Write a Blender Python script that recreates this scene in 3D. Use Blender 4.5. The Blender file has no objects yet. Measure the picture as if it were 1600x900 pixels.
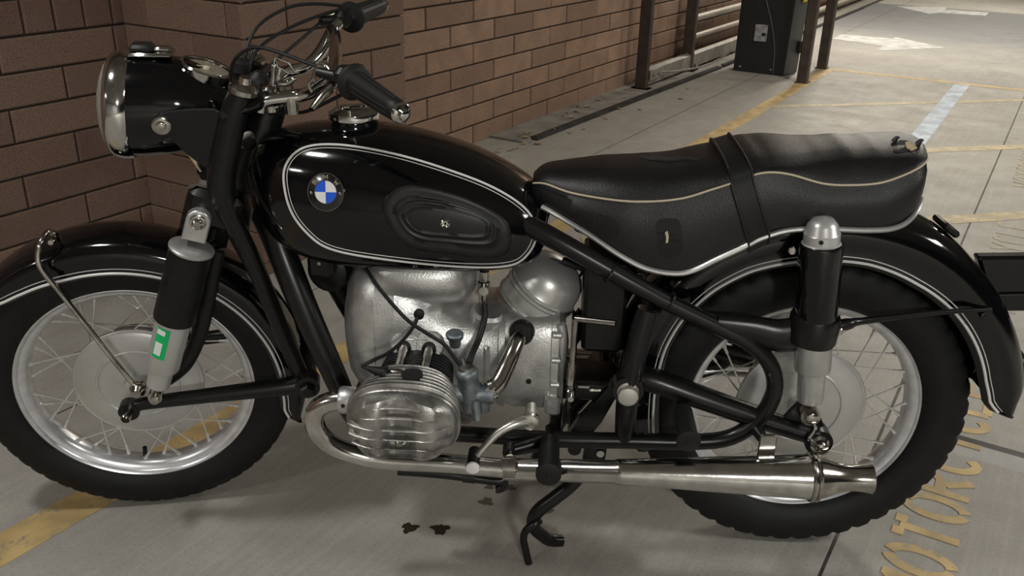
import bpy, bmesh, math, random
from mathutils import Vector, Matrix
from mathutils.bvhtree import BVHTree
random.seed(7)
C = bpy.context.scene
COL = C.collection
PI = math.pi
# ---------------------------------------------------------------- camera
CP = Vector((-0.5336, -1.6636, 1.3021)); YAW, PIT, ROL, FPX = 0.0467, 0.4150, -0.0233, 1399.05
Zr = Matrix.Rotation(YAW, 3, 'Z')
_r = Zr @ Vector((1, 0, 0)); _f = Zr @ Vector((0, math.cos(PIT), -math.sin(PIT))); _d = Zr @ Vector((0, -math.sin(PIT), -math.cos(PIT)))
CR = _r*math.cos(ROL) + _d*math.sin(ROL); CD = -_r*math.sin(ROL) + _d*math.cos(ROL); CF = _f
cam = bpy.data.objects.new('camera', bpy.data.cameras.new('camera')); COL.objects.link(cam)
m = Matrix.Identity(4)
for i in range(3):
    m[i][0], m[i][1], m[i][2], m[i][3] = CR[i], -CD[i], -CF[i], CP[i]
cam.matrix_world = m
cam.data.sensor_width = 36; cam.data.lens = FPX/1600*36; cam.data.clip_start = .05; cam.data.clip_end = 200
C.camera = cam
C.view_settings.view_transform = 'Standard'; C.view_settings.look = 'None'
C.view_settings.exposure = 0.0; C.view_settings.gamma = 1; C.view_settings.use_curve_mapping = False
# ---------------------------------------------------------------- world
w = bpy.data.worlds.new('World'); C.world = w; w.use_nodes = True
w.node_tree.nodes['Background'].inputs[0].default_value = (.9, .95, 1, 1)
w.node_tree.nodes['Background'].inputs[1].default_value = .012
# ---------------------------------------------------------------- room frame: x' across (V), y' along the wall (U)
AZ = .4916
ROOM = Matrix.Rotation(-AZ, 4, 'Z')
Uv = Vector((math.sin(AZ), math.cos(AZ), 0)); Vv = Vector((math.cos(AZ), -math.sin(AZ), 0))
CEIL = 2.75
def R3(v, u, z=0): return ROOM @ Vector((v, u, z))
def lamp(name, v, u, power, sx, sy, col=(1, .965, .90), z=CEIL-.09, spread=PI):
    l = bpy.data.lights.new(name, 'AREA'); l.shape = 'RECTANGLE'; l.size = sx; l.size_y = sy; l.energy = power; l.color = col; l.spread = spread
    o = bpy.data.objects.new(name, l); COL.objects.link(o)
    o.matrix_world = ROOM @ Matrix.Translation((v, u, z)); return o
LIGHTS = [(-1.35, -1.45, 25, .24), (-1.9, -4.3, 34, .4), (3.4, -4.6, 270, .6), (.2, 3.9, 62, 1.0), (-1.55, 8.6, 150, .5), (2.4, 7.2, 68, .8), (-.3, 12.5, 110, .6), (3.2, .6, 95, .8)]
for i, (v, u, p, s_) in enumerate(LIGHTS):
    lamp('ceiling_lamp_light', v, u, p, s_, s_, (1, .93, .81) if u > 3 else (1, .985, .94))

# ---------------------------------------------------------------- projection helpers (pixel of the photo + real depth -> point)
def ray(x, y): return (CR*((x-800)/FPX) + CD*((y-450)/FPX) + CF)
def B(x, y, Y):
    d = ray(x, y); return CP + d*((Y-CP.y)/d.y)
def G(x, y, z=0):
    d = ray(x, y); return CP + d*((z-CP.z)/d.z)
def uvp(P): return (P.dot(Vv), P.dot(Uv), P.z)     # room coordinates
RK = math.radians(27); DEL = .2544
SA = Vector((math.sin(RK), 0, math.cos(RK))); S0 = Vector((-1.3322, 0, .3259))
STEER = Matrix.Translation(S0) @ Matrix.Rotation(DEL, 4, SA) @ Matrix.Translation(-S0)
SI = STEER.inverted()
def F(x, y, Y):
    o = SI @ CP; d = SI.to_3x3() @ ray(x, y); return o + d*((Y-o.y)/d.y)

# ---------------------------------------------------------------- materials
def mat(name, col, rough=.5, metal=0, coat=0, noise=0, nscale=40, bump=0, bscale=200, emis=None, ntint=None, spec=.5, rvar=0):
    M = bpy.data.materials.new(name); M.use_nodes = True; nt = M.node_tree; b = nt.nodes['Principled BSDF']
    b.inputs['Base Color'].default_value = (*col, 1); b.inputs['Roughness'].default_value = rough
    b.inputs['Metallic'].default_value = metal; b.inputs['Coat Weight'].default_value = coat; b.inputs['Coat Roughness'].default_value = .04
    b.inputs['Specular IOR Level'].default_value = spec
    tc = nt.nodes.new('ShaderNodeTexCoord')
    if noise:
        n = nt.nodes.new('ShaderNodeTexNoise'); n.inputs['Scale'].default_value = nscale; n.inputs['Detail'].default_value = 6
        nt.links.new(tc.outputs['Object'], n.inputs['Vector'])
        mx = nt.nodes.new('ShaderNodeMix'); mx.data_type = 'RGBA'
        c2 = ntint or tuple(max(0, c*(1-noise)) for c in col)
        mx.inputs[6].default_value = (*c2, 1); mx.inputs[7].default_value = (*[min(1, c*(1+noise*.4)) for c in col], 1)
        rp = nt.nodes.new('ShaderNodeMapRange'); rp.inputs[1].default_value = .35; rp.inputs[2].default_value = .65
        nt.links.new(n.outputs['Fac'], rp.inputs[0]); nt.links.new(rp.outputs[0], mx.inputs[0]); nt.links.new(mx.outputs[2], b.inputs['Base Color'])
        if rvar:
            r2 = nt.nodes.new('ShaderNodeMapRange'); r2.inputs[3].default_value = rough+rvar; r2.inputs[4].default_value = max(.03, rough-rvar)
            nt.links.new(n.outputs['Fac'], r2.inputs[0]); nt.links.new(r2.outputs[0], b.inputs['Roughness'])
    if bump:
        n2 = nt.nodes.new('ShaderNodeTexNoise'); n2.inputs['Scale'].default_value = bscale; n2.inputs['Detail'].default_value = 4
        nt.links.new(tc.outputs['Object'], n2.inputs['Vector'])
        bp = nt.nodes.new('ShaderNodeBump'); bp.inputs['Strength'].default_value = bump; bp.inputs['Distance'].default_value = .002
        nt.links.new(n2.outputs['Fac'], bp.inputs['Height']); nt.links.new(bp.outputs[0], b.inputs['Normal'])
    if emis:
        b.inputs['Emission Color'].default_value = (*emis[:3], 1); b.inputs['Emission Strength'].default_value = emis[3]
    return M
PAINT = mat('black_gloss_paint', (.0025, .0025, .003), .10, 0, .25, spec=.38)
SATIN = mat('black_satin_paint', (.006, .006, .006), .40, spec=.35, noise=.4, nscale=60)
FRAMEM = mat('black_frame_paint', (.006, .006, .006), .3, spec=.4, noise=.4, nscale=50, rvar=.08)
TYREM = mat('tyre_rubber', (.006, .006, .006), .60, spec=.3, noise=.3, nscale=30, bump=.15, bscale=300)
RUBBER = mat('black_rubber', (.007, .007, .007), .52, spec=.35, bump=.2, bscale=250)
CHROME = mat('chrome', (.62, .62, .60), .09, 1, noise=.12, nscale=25, rvar=.04)
CHROMEP = mat('pipe_chrome', (.62, .61, .58), .15, 1, noise=.2, nscale=30, rvar=.05, bump=.5, bscale=14)
CHROME2 = mat('worn_chrome', (.50, .48, .44), .16, 1, noise=.35, nscale=40, rvar=.08)
SPOKEM = mat('bright_spoke_steel', (.72, .72, .70), .3, .6)
RIMM = mat('polished_aluminium', (.80, .81, .84), .30, .72, noise=.15, nscale=35, rvar=.08)
ALU = mat('satin_aluminium', (.56, .56, .55), .36, .8, noise=.15, nscale=18, bump=.1, bscale=400, rvar=.06)
CAST = mat('cast_aluminium', (.64, .64, .625), .38, .82, noise=.3, nscale=22, bump=.3, bscale=260, rvar=.1)
CASTD = mat('dirty_cast_aluminium', (.33, .32, .30), .46, 1, noise=.5, nscale=30, bump=.4, bscale=220)
HEADM = mat('brushed_head_aluminium', (.40, .39, .37), .36, .85, noise=.45, nscale=30, bump=.25, bscale=300)
ZINC = mat('zinc_casting', (.24, .27, .29), .5, .85, noise=.3, nscale=60, bump=.3)
SILVERP = mat('silver_paint', (.58, .58, .565), .34, .6, noise=.08, nscale=8)
HUBM = mat('hub_plate_aluminium', (.55, .55, .53), .45, .55, noise=.12, nscale=14, bump=.1, bscale=500)
BARREL = mat('black_iron', (.02, .02, .022), .5, .3, noise=.3)
PIN = mat('silver_white_pinstripe', (.62, .62, .60), .35)
CREAM = mat('cream_piping', (.55, .47, .34), .5)
VINYL = mat('black_vinyl', (.006, .006, .007), .40, noise=.25, nscale=30, bump=.35, bscale=420)
FOAM = mat('seat_foam', (.50, .42, .26), .9, bump=.6, bscale=100)
HOLE = mat('dark_recess', (.003, .003, .003), .8)
GREEN = mat('green_sticker', (.0, .42, .12), .4)
WHITE = mat('white_sticker', (.70, .74, .72), .5)
BLUE = mat('emblem_blue', (.02, .10, .62), .25, 0, .5)
EWHITE = mat('emblem_white', (.75, .75, .75), .25, 0, .5)
EBLACK = mat('emblem_black', (.008, .008, .008), .2, 0, .5)
GLASS = mat('lens_glass', (.75, .78, .72), .06, .0); GLASS.node_tree.nodes['Principled BSDF'].inputs['Transmission Weight'].default_value = .85
DIAL = mat('dial_face', (.18, .16, .12), .3)
BROWNP = mat('brown_painted_steel', (.050, .036, .028), .5, 0, noise=.3, nscale=12)
STEEL = mat('dull_galvanised_steel', (.27, .25, .215), .55, .3, noise=.25, nscale=15)
PIPEP = mat('weathered_pipe_paint', (.34, .30, .25), .5, .2, noise=.2)
KIOSKM = mat('charcoal_powder_coat', (.013, .014, .0145), .45, noise=.15, nscale=6)
KIOSKG = mat('kiosk_grey_side', (.07, .075, .075), .45)
LEAFM = mat('dry_leaf', (.36, .25, .14), .8, noise=.5, nscale=60)
OILM = mat('dark_oil', (.022, .018, .010), .35)
OILG = mat('faded_oil', (.085, .075, .058), .6)

# ---------------------------------------------------------------- mesh building
def cr(pts, n=8, closed=False):
    """Catmull-Rom resample"""
    P = [Vector(p) for p in pts]; out = []
    N = len(P); rng = range(N if closed else N-1)
    for i in rng:
        if closed: a, b, c, d = P[(i-1) % N], P[i], P[(i+1) % N], P[(i+2) % N]
        else: a, b, c, d = P[max(i-1, 0)], P[i], P[i+1], P[min(i+2, N-1)]
        for k in range(n):
            t = k/n
            out.append(.5*((2*b) + (c-a)*t + (2*a-5*b+4*c-d)*t*t + (3*b-3*c+d-a)*t**3))
    if not closed: out.append(P[-1])
    return out
def lerp(a, b, t): return a+(b-a)*t
def table(xs, x):
    """piecewise smooth lookup xs=[(x,val...)]"""
    if x <= xs[0][0]: return xs[0][1:]
    for a, b in zip(xs, xs[1:]):
        if x <= b[0]:
            t = (x-a[0])/(b[0]-a[0]); return tuple(lerp(p, q, t) for p, q in zip(a[1:], b[1:]))
    return xs[-1][1:]
class MB:
    def __init__(s): s.v = []; s.f = []
    def add(s, V, Fc):
        o = len(s.v); s.v += [Vector(p) for p in V]; s.f += [tuple(o+i for i in f) for f in Fc]; return s
    def loft(s, rings, closed=True, cap0=True, cap1=True, loop=False):
        n = len(rings[0]); V = [p for r in rings for p in r]; Fc = []
        R = len(rings)
        for i in range(R if loop else R-1):
            for j in range(n if closed else n-1):
                a = i*n+j; b = i*n+(j+1) % n; c = ((i+1) % R)*n+(j+1) % n; d = ((i+1) % R)*n+j
                Fc.append((a, b, c, d))
        if closed and not loop:
            if cap0: Fc.append(tuple(reversed(range(n))))
            if cap1: Fc.append(tuple(range((R-1)*n, R*n)))
        return s.add(V, Fc)
    def tube(s, pts, r, n=12, smooth=6, closed=False, flat=1.0, up=None):
        P = cr(pts, smooth, closed) if smooth and len(pts) > 2 else [Vector(p) for p in pts]
        L = len(P)
        if isinstance(r, (list, tuple)):
            rr = [table([(k/(len(r)-1), q) for k, q in enumerate(r)], i/(L-1))[0] for i in range(L)]
        else: rr = [r]*L
        rings = []; prev = None
        for i in range(L):
            if closed: t = (P[(i+1) % L]-P[i-1]).normalized()
            else: t = (P[min(i+1, L-1)]-P[max(i-1, 0)]).normalized()
            if prev is None:
                a = Vector(up) if up else (Vector((0, 0, 1)) if abs(t.z) < .9 else Vector((1, 0, 0)))
                prev = (a-t*a.dot(t)).normalized()
            else:
                q = prev-t*prev.dot(t); prev = q.normalized() if q.length > 1e-6 else prev
            bn = t.cross(prev)
            rings.append([P[i]+(prev*math.cos(2*PI*k/n)+bn*math.sin(2*PI*k/n)*flat)*rr[i] for k in range(n)])
        return s.loft(rings, loop=closed)
    def lathe(s, prof, origin, axis, n=32, cap=True):
        """prof = [(distance along axis, radius)]"""
        ax = Vector(axis).normalized(); o = Vector(origin)
        a = Vector((0, 0, 1)) if abs(ax.z) < .9 else Vector((1, 0, 0)); a = (a-ax*a.dot(ax)).normalized(); b = ax.cross(a)
        return s.loft([[o+ax*h+(a*math.cos(2*PI*k/n)+b*math.sin(2*PI*k/n))*max(r, 1e-5) for k in range(n)] for h, r in prof], cap0=cap, cap1=cap)
    def torus(s, prof, c, n=96, closed=True):
        """section prof [(y, r)] closed loop turned about the Y axis through c"""
        c = Vector(c)
        return s.loft([[c+Vector((r*math.cos(2*PI*k/n), y, r*math.sin(2*PI*k/n))) for y, r in prof] for k in range(n)], closed=closed, loop=True)
    def box(s, c, size, rot=None, ch=0):
        c = Vector(c); x, y, z = [q/2 for q in size]
        if ch:
            ch = min(ch, x*.9, y*.9, z*.9)
            def ring(hx, hy, hz, cc): return [Vector(q) for q in ((-hx+cc, -hy, hz), (hx-cc, -hy, hz), (hx, -hy+cc, hz), (hx, hy-cc, hz), (hx-cc, hy, hz), (-hx+cc, hy, hz), (-hx, hy-cc, hz), (-hx, -hy+cc, hz))]
            rs = [ring(x-ch, y-ch, -z, ch*.5), ring(x, y, -z+ch, ch), ring(x, y, z-ch, ch), ring(x-ch, y-ch, z, ch*.5)]
        else:
            rs = [[Vector((a*x, b*y, h)) for a, b in ((-1, -1), (1, -1), (1, 1), (-1, 1))] for h in (-z, z)]
        if rot is not None: rs = [[rot @ p for p in r] for r in rs]
        return s.loft([[c+p for p in r] for r in rs])
    def prism(s, pts, off):
        """polygon outline extruded by vector off"""
        off = Vector(off); P = [Vector(p) for p in pts]
        return s.loft([P, [p+off for p in P]])
    def build(s, name, material, parent=None, smooth=True, mw=None, angle=38, sub=0, bev=0, recalc=True):
        me = bpy.data.meshes.new(name); me.from_pydata([tuple(p) for p in s.v], [], s.f); me.update()
        if recalc:
            bm = bmesh.new(); bm.from_mesh(me); bmesh.ops.recalc_face_normals(bm, faces=bm.faces[:]); bm.to_mesh(me); bm.free()
        me.materials.append(material)
        me.polygons.foreach_set('use_smooth', [smooth]*len(me.polygons))
        if smooth and not sub: me.set_sharp_from_angle(angle=math.radians(angle))
        o = bpy.data.objects.new(name, me); COL.objects.link(o)
        if mw is not None: o.matrix_local = mw
        if parent: o.parent = parent
        if bev:
            b = o.modifiers.new('b', 'BEVEL'); b.width = bev; b.segments = 2; b.limit_method = 'ANGLE'
        if sub:
            b = o.modifiers.new('s', 'SUBSURF'); b.levels = sub; b.render_levels = sub
        return o
    def bvh(s): return BVHTree.FromPolygons([tuple(p) for p in s.v], s.f)
def empty(name, loc=(0, 0, 0)):
    o = bpy.data.objects.new(name, None); COL.objects.link(o); o.location = loc; o.empty_display_size = .1; return o
def tag(o, label, cat, group=None, kind=None):
    o['label'] = label; o['category'] = cat
    if group: o['group'] = group
    if kind: o['kind'] = kind
    return o
def structure(o): o['kind'] = 'structure'; return o
def bolt(mb, p, axis, r=.006, h=.006, n=6): mb.lathe([(-.004, r), (h*.8, r), (h, r*.8)], p, axis, n)

# ================================================================ SETTING
# floor ---------------------------------------------------------
def floor_material():
    M = bpy.data.materials.new('broomed_concrete'); M.use_nodes = True; nt = M.node_tree; N = nt.nodes; L = nt.links; b = N['Principled BSDF']
    tc = N.new('ShaderNodeTexCoord')
    def noise(scale, det=8, vec=None, rough=.6):
        n = N.new('ShaderNodeTexNoise'); n.inputs['Scale'].default_value = scale; n.inputs['Detail'].default_value = det; n.inputs['Roughness'].default_value = rough
        L.new(vec or tc.outputs['Object'], n.inputs['Vector']); return n.outputs['Fac']
    def mr(x, a, b_, c, d):
        m = N.new('ShaderNodeMapRange'); m.inputs[1].default_value = a; m.inputs[2].default_value = b_; m.inputs[3].default_value = c; m.inputs[4].default_value = d; L.new(x, m.inputs[0]); return m.outputs[0]
    def mix(f, a, b_):
        m = N.new('ShaderNodeMix'); m.data_type = 'RGBA'
        if isinstance(f, (int, float)): m.inputs[0].default_value = f
        else: L.new(f, m.inputs[0])
        for k, q in ((6, a), (7, b_)):
            if isinstance(q, tuple): m.inputs[k].default_value = (*q, 1)
            else: L.new(q, m.inputs[k])
        return m.outputs[2]
    def math_(op, a, b_=None):
        m = N.new('ShaderNodeMath'); m.operation = op
        for k, q in ((0, a), (1, b_)):
            if q is None: continue
            if isinstance(q, (int, float)): m.inputs[k].default_value = q
            else: L.new(q, m.inputs[k])
        return m.outputs[0]
    sep = N.new('ShaderNodeSeparateXYZ'); L.new(tc.outputs['Object'], sep.inputs[0]); X, Y = sep.outputs[0], sep.outputs[1]
    c = mix(mr(noise(1.3), .35, .68, 0, 1), (.275, .262, .235), (.37, .355, .32))
    c = mix(mr(noise(9), .42, .7, 0, .55), c, (.24, .225, .20))
    c = mix(mr(noise(140, 3), .5, .75, 0, .5), c, (.17, .155, .13))
    mp = N.new('ShaderNodeMapping'); mp.inputs['Scale'].default_value = (30, 1.2, 1); L.new(tc.outputs['Object'], mp.inputs[0])
    c = mix(mr(noise(2, 5, mp.outputs[0]), .45, .7, 0, .28), c, (.42, .40, .36))
    # darker band of the drive lane
    wob = math_('ADD', Y, math_('MULTIPLY', noise(.5, 4), 1.6))
    band = math_('MULTIPLY', mr(wob, 8.3, 9.9, 0, 1), mr(Y, 12.1, 12.25, 1, 0))
    c = mix(math_('MULTIPLY', band, .85), c, (.13, .135, .14))
    # saw cut joints
    def line(coord, at, wd, along=None, lo=0, hi=0):
        d = math_('ABSOLUTE', math_('SUBTRACT', coord, at)); m = mr(d, wd*.7, wd, 1, 0)
        if along is not None: m = math_('MULTIPLY', m, math_('MULTIPLY', math_('GREATER_THAN', along, lo), math_('LESS_THAN', along, hi)))
        return m
    j = line(X, .12, .0045)
    for a in (line(X, -1.775, .003), line(Y, 4.9, .003, X, -.4, 3), line(Y, .645, .016, X, .2, 4)): j = math_('MAXIMUM', j, a)
    band2 = mr(math_('ABSOLUTE', math_('SUBTRACT', Y, .60)), .035, .05, .5, 0)
    band2 = math_('MULTIPLY', band2, math_('GREATER_THAN', X, .2)); c = mix(band2, c, (.40, .41, .40))
    c = mix(math_('MULTIPLY', j, .93), c, (.012, .011, .010))
    L.new(c, b.inputs['Base Color']); b.inputs['Roughness'].default_value = .62
    L.new(mr(noise(5), .3, .7, .5, .75), b.inputs['Roughness'])
    bp = N.new('ShaderNodeBump'); bp.inputs['Strength'].default_value = .35; bp.inputs['Distance'].default_value = .003
    L.new(math_('SUBTRACT', noise(160, 5), math_('MULTIPLY', j, 2.0)), bp.inputs['Height']); L.new(bp.outputs[0], b.inputs['Normal'])
    return M
fl = MB(); fl.box((3.5, 6, -.1), (16, 26, .2)); structure(fl.build('floor', floor_material(), mw=ROOM, smooth=False))
CONC = mat('ceiling_concrete', (.30, .29, .27), .8, noise=.3, nscale=2, bump=.3, bscale=30)
cl = MB(); cl.box((3.5, 6, CEIL+.1), (16, 26, .2)); structure(cl.build('ceiling', CONC, mw=ROOM, smooth=False))
bw = MB(); bw.box((3.5, -6.9, CEIL/2), (16, .2, CEIL)); structure(bw.build('wall_back', CONC, mw=ROOM, smooth=False))
fw_ = MB(); fw_.box((3.5, 18.9, CEIL/2), (16, .2, CEIL)); structure(fw_.build('wall_far', CONC, mw=ROOM, smooth=False))

# brick walls: real blocks with raked joints ----------------------
def brick_material():
    M = bpy.data.materials.new('brown_split_block'); M.use_nodes = True; nt = M.node_tree; N = nt.nodes; L = nt.links; b = N['Principled BSDF']
    tc = N.new('ShaderNodeTexCoord'); at = N.new('ShaderNodeAttribute'); at.attribute_name = 'tint'
    n1 = N.new('ShaderNodeTexNoise'); n1.inputs['Scale'].default_value = 190; n1.inputs['Detail'].default_value = 5; L.new(tc.outputs['Object'], n1.inputs[0])
    n2 = N.new('ShaderNodeTexNoise'); n2.inputs['Scale'].default_value = 7; n2.inputs['Detail'].default_value = 6; L.new(tc.outputs['Object'], n2.inputs[0])
    def mix(f, a, b_):
        m = N.new('ShaderNodeMix'); m.data_type = 'RGBA'; L.new(f, m.inputs[0])
        for k, q in ((6, a), (7, b_)):
            if isinstance(q, tuple): m.inputs[k].default_value = (*q, 1)
            else: L.new(q, m.inputs[k])
        return m.outputs[2]
    def mr(x, a, b_, c, d):
        m = N.new('ShaderNodeMapRange'); m.inputs[1].default_value = a; m.inputs[2].default_value = b_; m.inputs[3].default_value = c; m.inputs[4].default_value = d; L.new(x, m.inputs[0]); return m.outputs[0]
    c = mix(at.outputs['Fac'], (.118, .068, .050), (.38, .24, .16))
    c = mix(mr(n2.outputs[0], .35, .7, 0, .6), c, (.175, .118, .090))
    c = mix(mr(n1.outputs[0], .5, .68, 0, .75), c, (.058, .036, .027))
    L.new(c, b.inputs['Base Color']); b.inputs['Roughness'].default_value = .85
    bp = N.new('ShaderNodeBump'); bp.inputs['Strength'].default_value = .5; bp.inputs['Distance'].default_value = .004
    L.new(n1.outputs[0], bp.inputs['Height']); L.new(bp.outputs[0], b.inputs['Normal'])
    return M
BRICK = brick_material(); MORTAR = mat('raked_mortar', (.028, .022, .018), .95)
def brick_wall(name, org, along, normal, length, z0, ch, pitch, offs, height=CEIL, special=None, gap=.007, trange=(0, .3)):  # trange sets each wall's tint: brick colour plus some painted light and shade
    """org: start of wall in room coords (v,u); blocks stand proud of the mortar core. offs(row)->phase"""
    a = Vector((*along, 0)); nrm = Vector((*normal, 0)); o = Vector((*org, 0))
    mb = MB(); tints = []; rows = int(height/ch)+2
    for r in range(-1, rows):
        zl = z0+r*ch+gap/2; zh = z0+(r+1)*ch-gap/2
        zl = max(zl, 0); zh = min(zh, height)
        if zh-zl < .01: continue
        p = special if special and abs(z0+(r+.5)*ch-special[0]) < ch/2 else None
        pt = p[1] if p else pitch
        s = (p[2] if p else offs(r)) - pt*40
        while s < length:
            x0 = max(s+gap/2, 0); x1 = min(s+pt-gap/2, length)
            if x1-x0 > .012:
                j = random.uniform(-.0012, .0012); d0 = -.016; d1 = .0+j; c = .0045
                q = lambda x, z, d: o+a*x+nrm*d+Vector((0, 0, z))
                rings = [[q(x0, zl, d0), q(x1, zl, d0), q(x1, zh, d0), q(x0, zh, d0)],
                         [q(x0, zl, d1-c), q(x1, zl, d1-c), q(x1, zh, d1-c), q(x0, zh, d1-c)],
                         [q(x0+c, zl+c, d1), q(x1-c, zl+c, d1), q(x1-c, zh-c, d1), q(x0+c, zh-c, d1)]]
                mb.loft(rings, cap0=False); tints += [random.uniform(*trange)]*12
            s += pt
    e = o+a*length
    ob = mb.build(name, BRICK, mw=ROOM, smooth=False)
    at_ = ob.data.attributes.new('tint', 'FLOAT', 'POINT'); at_.data.foreach_set('value', tints[:len(ob.data.vertices)])
    # mortar core
    ob.data.materials.append(MORTAR)
    bm = bmesh.new(); bm.from_mesh(ob.data)
    q = [o+a*.014-nrm*.012, e-a*.014-nrm*.012, e-a*.014-nrm*.19, o+a*.014-nrm*.19]
    lo = [bm.verts.new(p) for p in q]; hi = [bm.verts.new(p+Vector((0, 0, height))) for p in q]
    fs = [bm.faces.new([lo[i], lo[(i+1) % 4], hi[(i+1) % 4], hi[i]]) for i in range(4)]
    for f in fs: f.material_index = 1
    bmesh.ops.recalc_face_normals(bm, faces=fs); bm.to_mesh(ob.data); bm.free()
    return structure(ob)
PU0, PU1, PV, LV, RV = .40, 1.262, -2.0, -2.60, -2.442
half = lambda ph: (lambda r: ph if r % 2 else ph+.215)
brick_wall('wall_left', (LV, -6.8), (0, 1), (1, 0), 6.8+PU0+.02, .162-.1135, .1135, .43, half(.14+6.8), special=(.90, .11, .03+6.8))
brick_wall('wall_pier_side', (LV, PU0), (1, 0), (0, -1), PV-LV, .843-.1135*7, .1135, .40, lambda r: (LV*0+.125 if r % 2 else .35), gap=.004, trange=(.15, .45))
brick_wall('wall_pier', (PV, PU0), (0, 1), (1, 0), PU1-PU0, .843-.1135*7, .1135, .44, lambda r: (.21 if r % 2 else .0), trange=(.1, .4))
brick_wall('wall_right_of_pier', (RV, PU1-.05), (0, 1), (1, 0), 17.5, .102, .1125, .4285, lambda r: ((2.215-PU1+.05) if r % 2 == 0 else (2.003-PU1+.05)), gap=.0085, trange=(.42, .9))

# kerb strip at the foot of the long wall
kb = MB()
kb.prism([Vector((RV, 2.6, 0)), Vector((-2.22, 2.6, 0)), Vector((-2.13, 5.6, 0)), Vector((-2.10, 17, 0)), Vector((RV, 17, 0))], (0, 0, .012))
tr = structure(kb.build('trim_1', mat('kerb_concrete', (.22, .205, .18), .8, noise=.3, nscale=9, bump=.4, bscale=90), mw=ROOM, smooth=False, bev=.003))
kb = MB(); kb.box((-2.17, 4.2, .008), (.05, 3.0, .016), Matrix.Rotation(-.02, 3, 'Z')); kb.box((-2.13, 11.5, .012), (.03, 11.5, .024))
structure(kb.build('trim_2', mat('dark_kerb_gap', (.03, .027, .025), .9, noise=.5, nscale=9), mw=ROOM, smooth=False))

MH = .0006
# painted floor marks ---------------------------------------------
def worn_paint(name, col, hole, thr=.56, sc=22):
    M = mat(name, col, .6, noise=.3, nscale=9); nt = M.node_tree; b = nt.nodes['Principled BSDF']
    src = b.inputs['Base Color'].links[0].from_socket
    tc = [n for n in nt.nodes if n.type == 'TEX_COORD'][0]
    n = nt.nodes.new('ShaderNodeTexNoise'); n.inputs['Scale'].default_value = sc; n.inputs['Detail'].default_value = 9; n.inputs['Roughness'].default_value = .7
    nt.links.new(tc.outputs['Object'], n.inputs[0])
    r = nt.nodes.new('ShaderNodeMapRange'); r.inputs[1].default_value = thr; r.inputs[2].default_value = thr+.06; nt.links.new(n.outputs[0], r.inputs[0])
    mx = nt.nodes.new('ShaderNodeMix'); mx.data_type = 'RGBA'; nt.links.new(r.outputs[0], mx.inputs[0]); nt.links.new(src, mx.inputs[6]); mx.inputs[7].default_value = (*hole, 1)
    nt.links.new(mx.outputs[2], b.inputs['Base Color']); return M
YEL = worn_paint('worn_yellow_paint', (.50, .36, .16), (.30, .25, .17), .55)
YELL = worn_paint('faded_yellow_paint', (.50, .41, .24), (.32, .29, .23), .50, 30)
YELT = worn_paint('thin_yellow_paint', (.44, .37, .25), (.30, .28, .23), .45, 40)
WHT = worn_paint('worn_white_paint', (.42, .42, .41), (.33, .32, .29), .70)
BLT = worn_paint('worn_pale_blue_paint', (.42, .49, .57), (.32, .32, .30), .55, 26)
def mark(name, polys, material, label, cat='floor marking', group=None, h=.0015, ends=None):
    global MH; MH += .0002; h = MH
    mb = MB()
    for p in polys: mb.prism([Vector((a, b, .0003)) for a, b in p], (0, 0, h))
    o = mb.build(name, material, mw=ROOM, smooth=False); return tag(o, label, cat, group)
rect = lambda v0, u0, v1, u1: [(v0, u0), (v1, u0), (v1, u1), (v0, u1)]
mark('painted_line', [[(-1.505, -2.5), (-1.36, -2.5), (-1.325, -.7), (-1.325, 6.28), (-1.42, 6.28), (-1.425, -.7)]], YEL, 'long yellow floor line parallel to the brick wall, passing under the front wheel')
def seg(a, b, wd):
    a = Vector((*a, 0)); b = Vector((*b, 0)); t = (b-a).normalized(); n = Vector((-t.y, t.x, 0))*wd/2
    return [tuple((q)[:2]) for q in (a-n, b-n, b+n, a+n)]
mark('painted_line', [seg((-1.33, 6.24), (2.5, 6.27), .085)], YEL, 'farthest yellow cross line on the floor, starting at the foot of the far brown post', group=None)
d = .97
mark('painted_line', [seg((-1.33, 4.46), (2.4, 4.46+d*3.6), .075)], YELL, 'yellow stall line crossing the pale blue stripe just beyond the seat')
mark('painted_line', [seg((-1.2, 2.93), (2.2, 6.15), .09)], YELL, 'yellow stall line on the floor reaching the back corner of the seat')
mark('painted_line', [seg((-1.2, 1.38), (2.4, 4.86), .10)], YELL, 'nearest yellow stall line on the floor, seen through the rear wheel spokes')
mark('painted_stripe', [rect(-.385, 3.0, -.275, 6.2)], BLT, 'pale blue worn stripe painted on the floor beyond the back of the seat')
a1 = [uvp(G(*p))[:2] for p in ((1300, 61), (1315, 54), (1395, 60.5), (1400, 58.5), (1478, 75), (1371, 79.5), (1379, 72))]
mark('painted_arrow', [a1[:3]+[a1[6]], [a1[3], a1[4], a1[5], a1[6], a1[2]]], WHT, 'nearer white arrow painted on the floor, pointing right', 'arrow')
a2 = [uvp(G(*p))[:2] for p in ((1400, 10), (1480, 11.5), (1477, 15), (1545, 20), (1540, 25), (1468, 20), (1453, 22))]
mark('painted_arrow', [[a2[0], a2[1], a2[2], a2[5], a2[6]], a2[2:6]], WHT, 'farther white arrow painted on the floor, pointing left', 'arrow')

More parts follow.
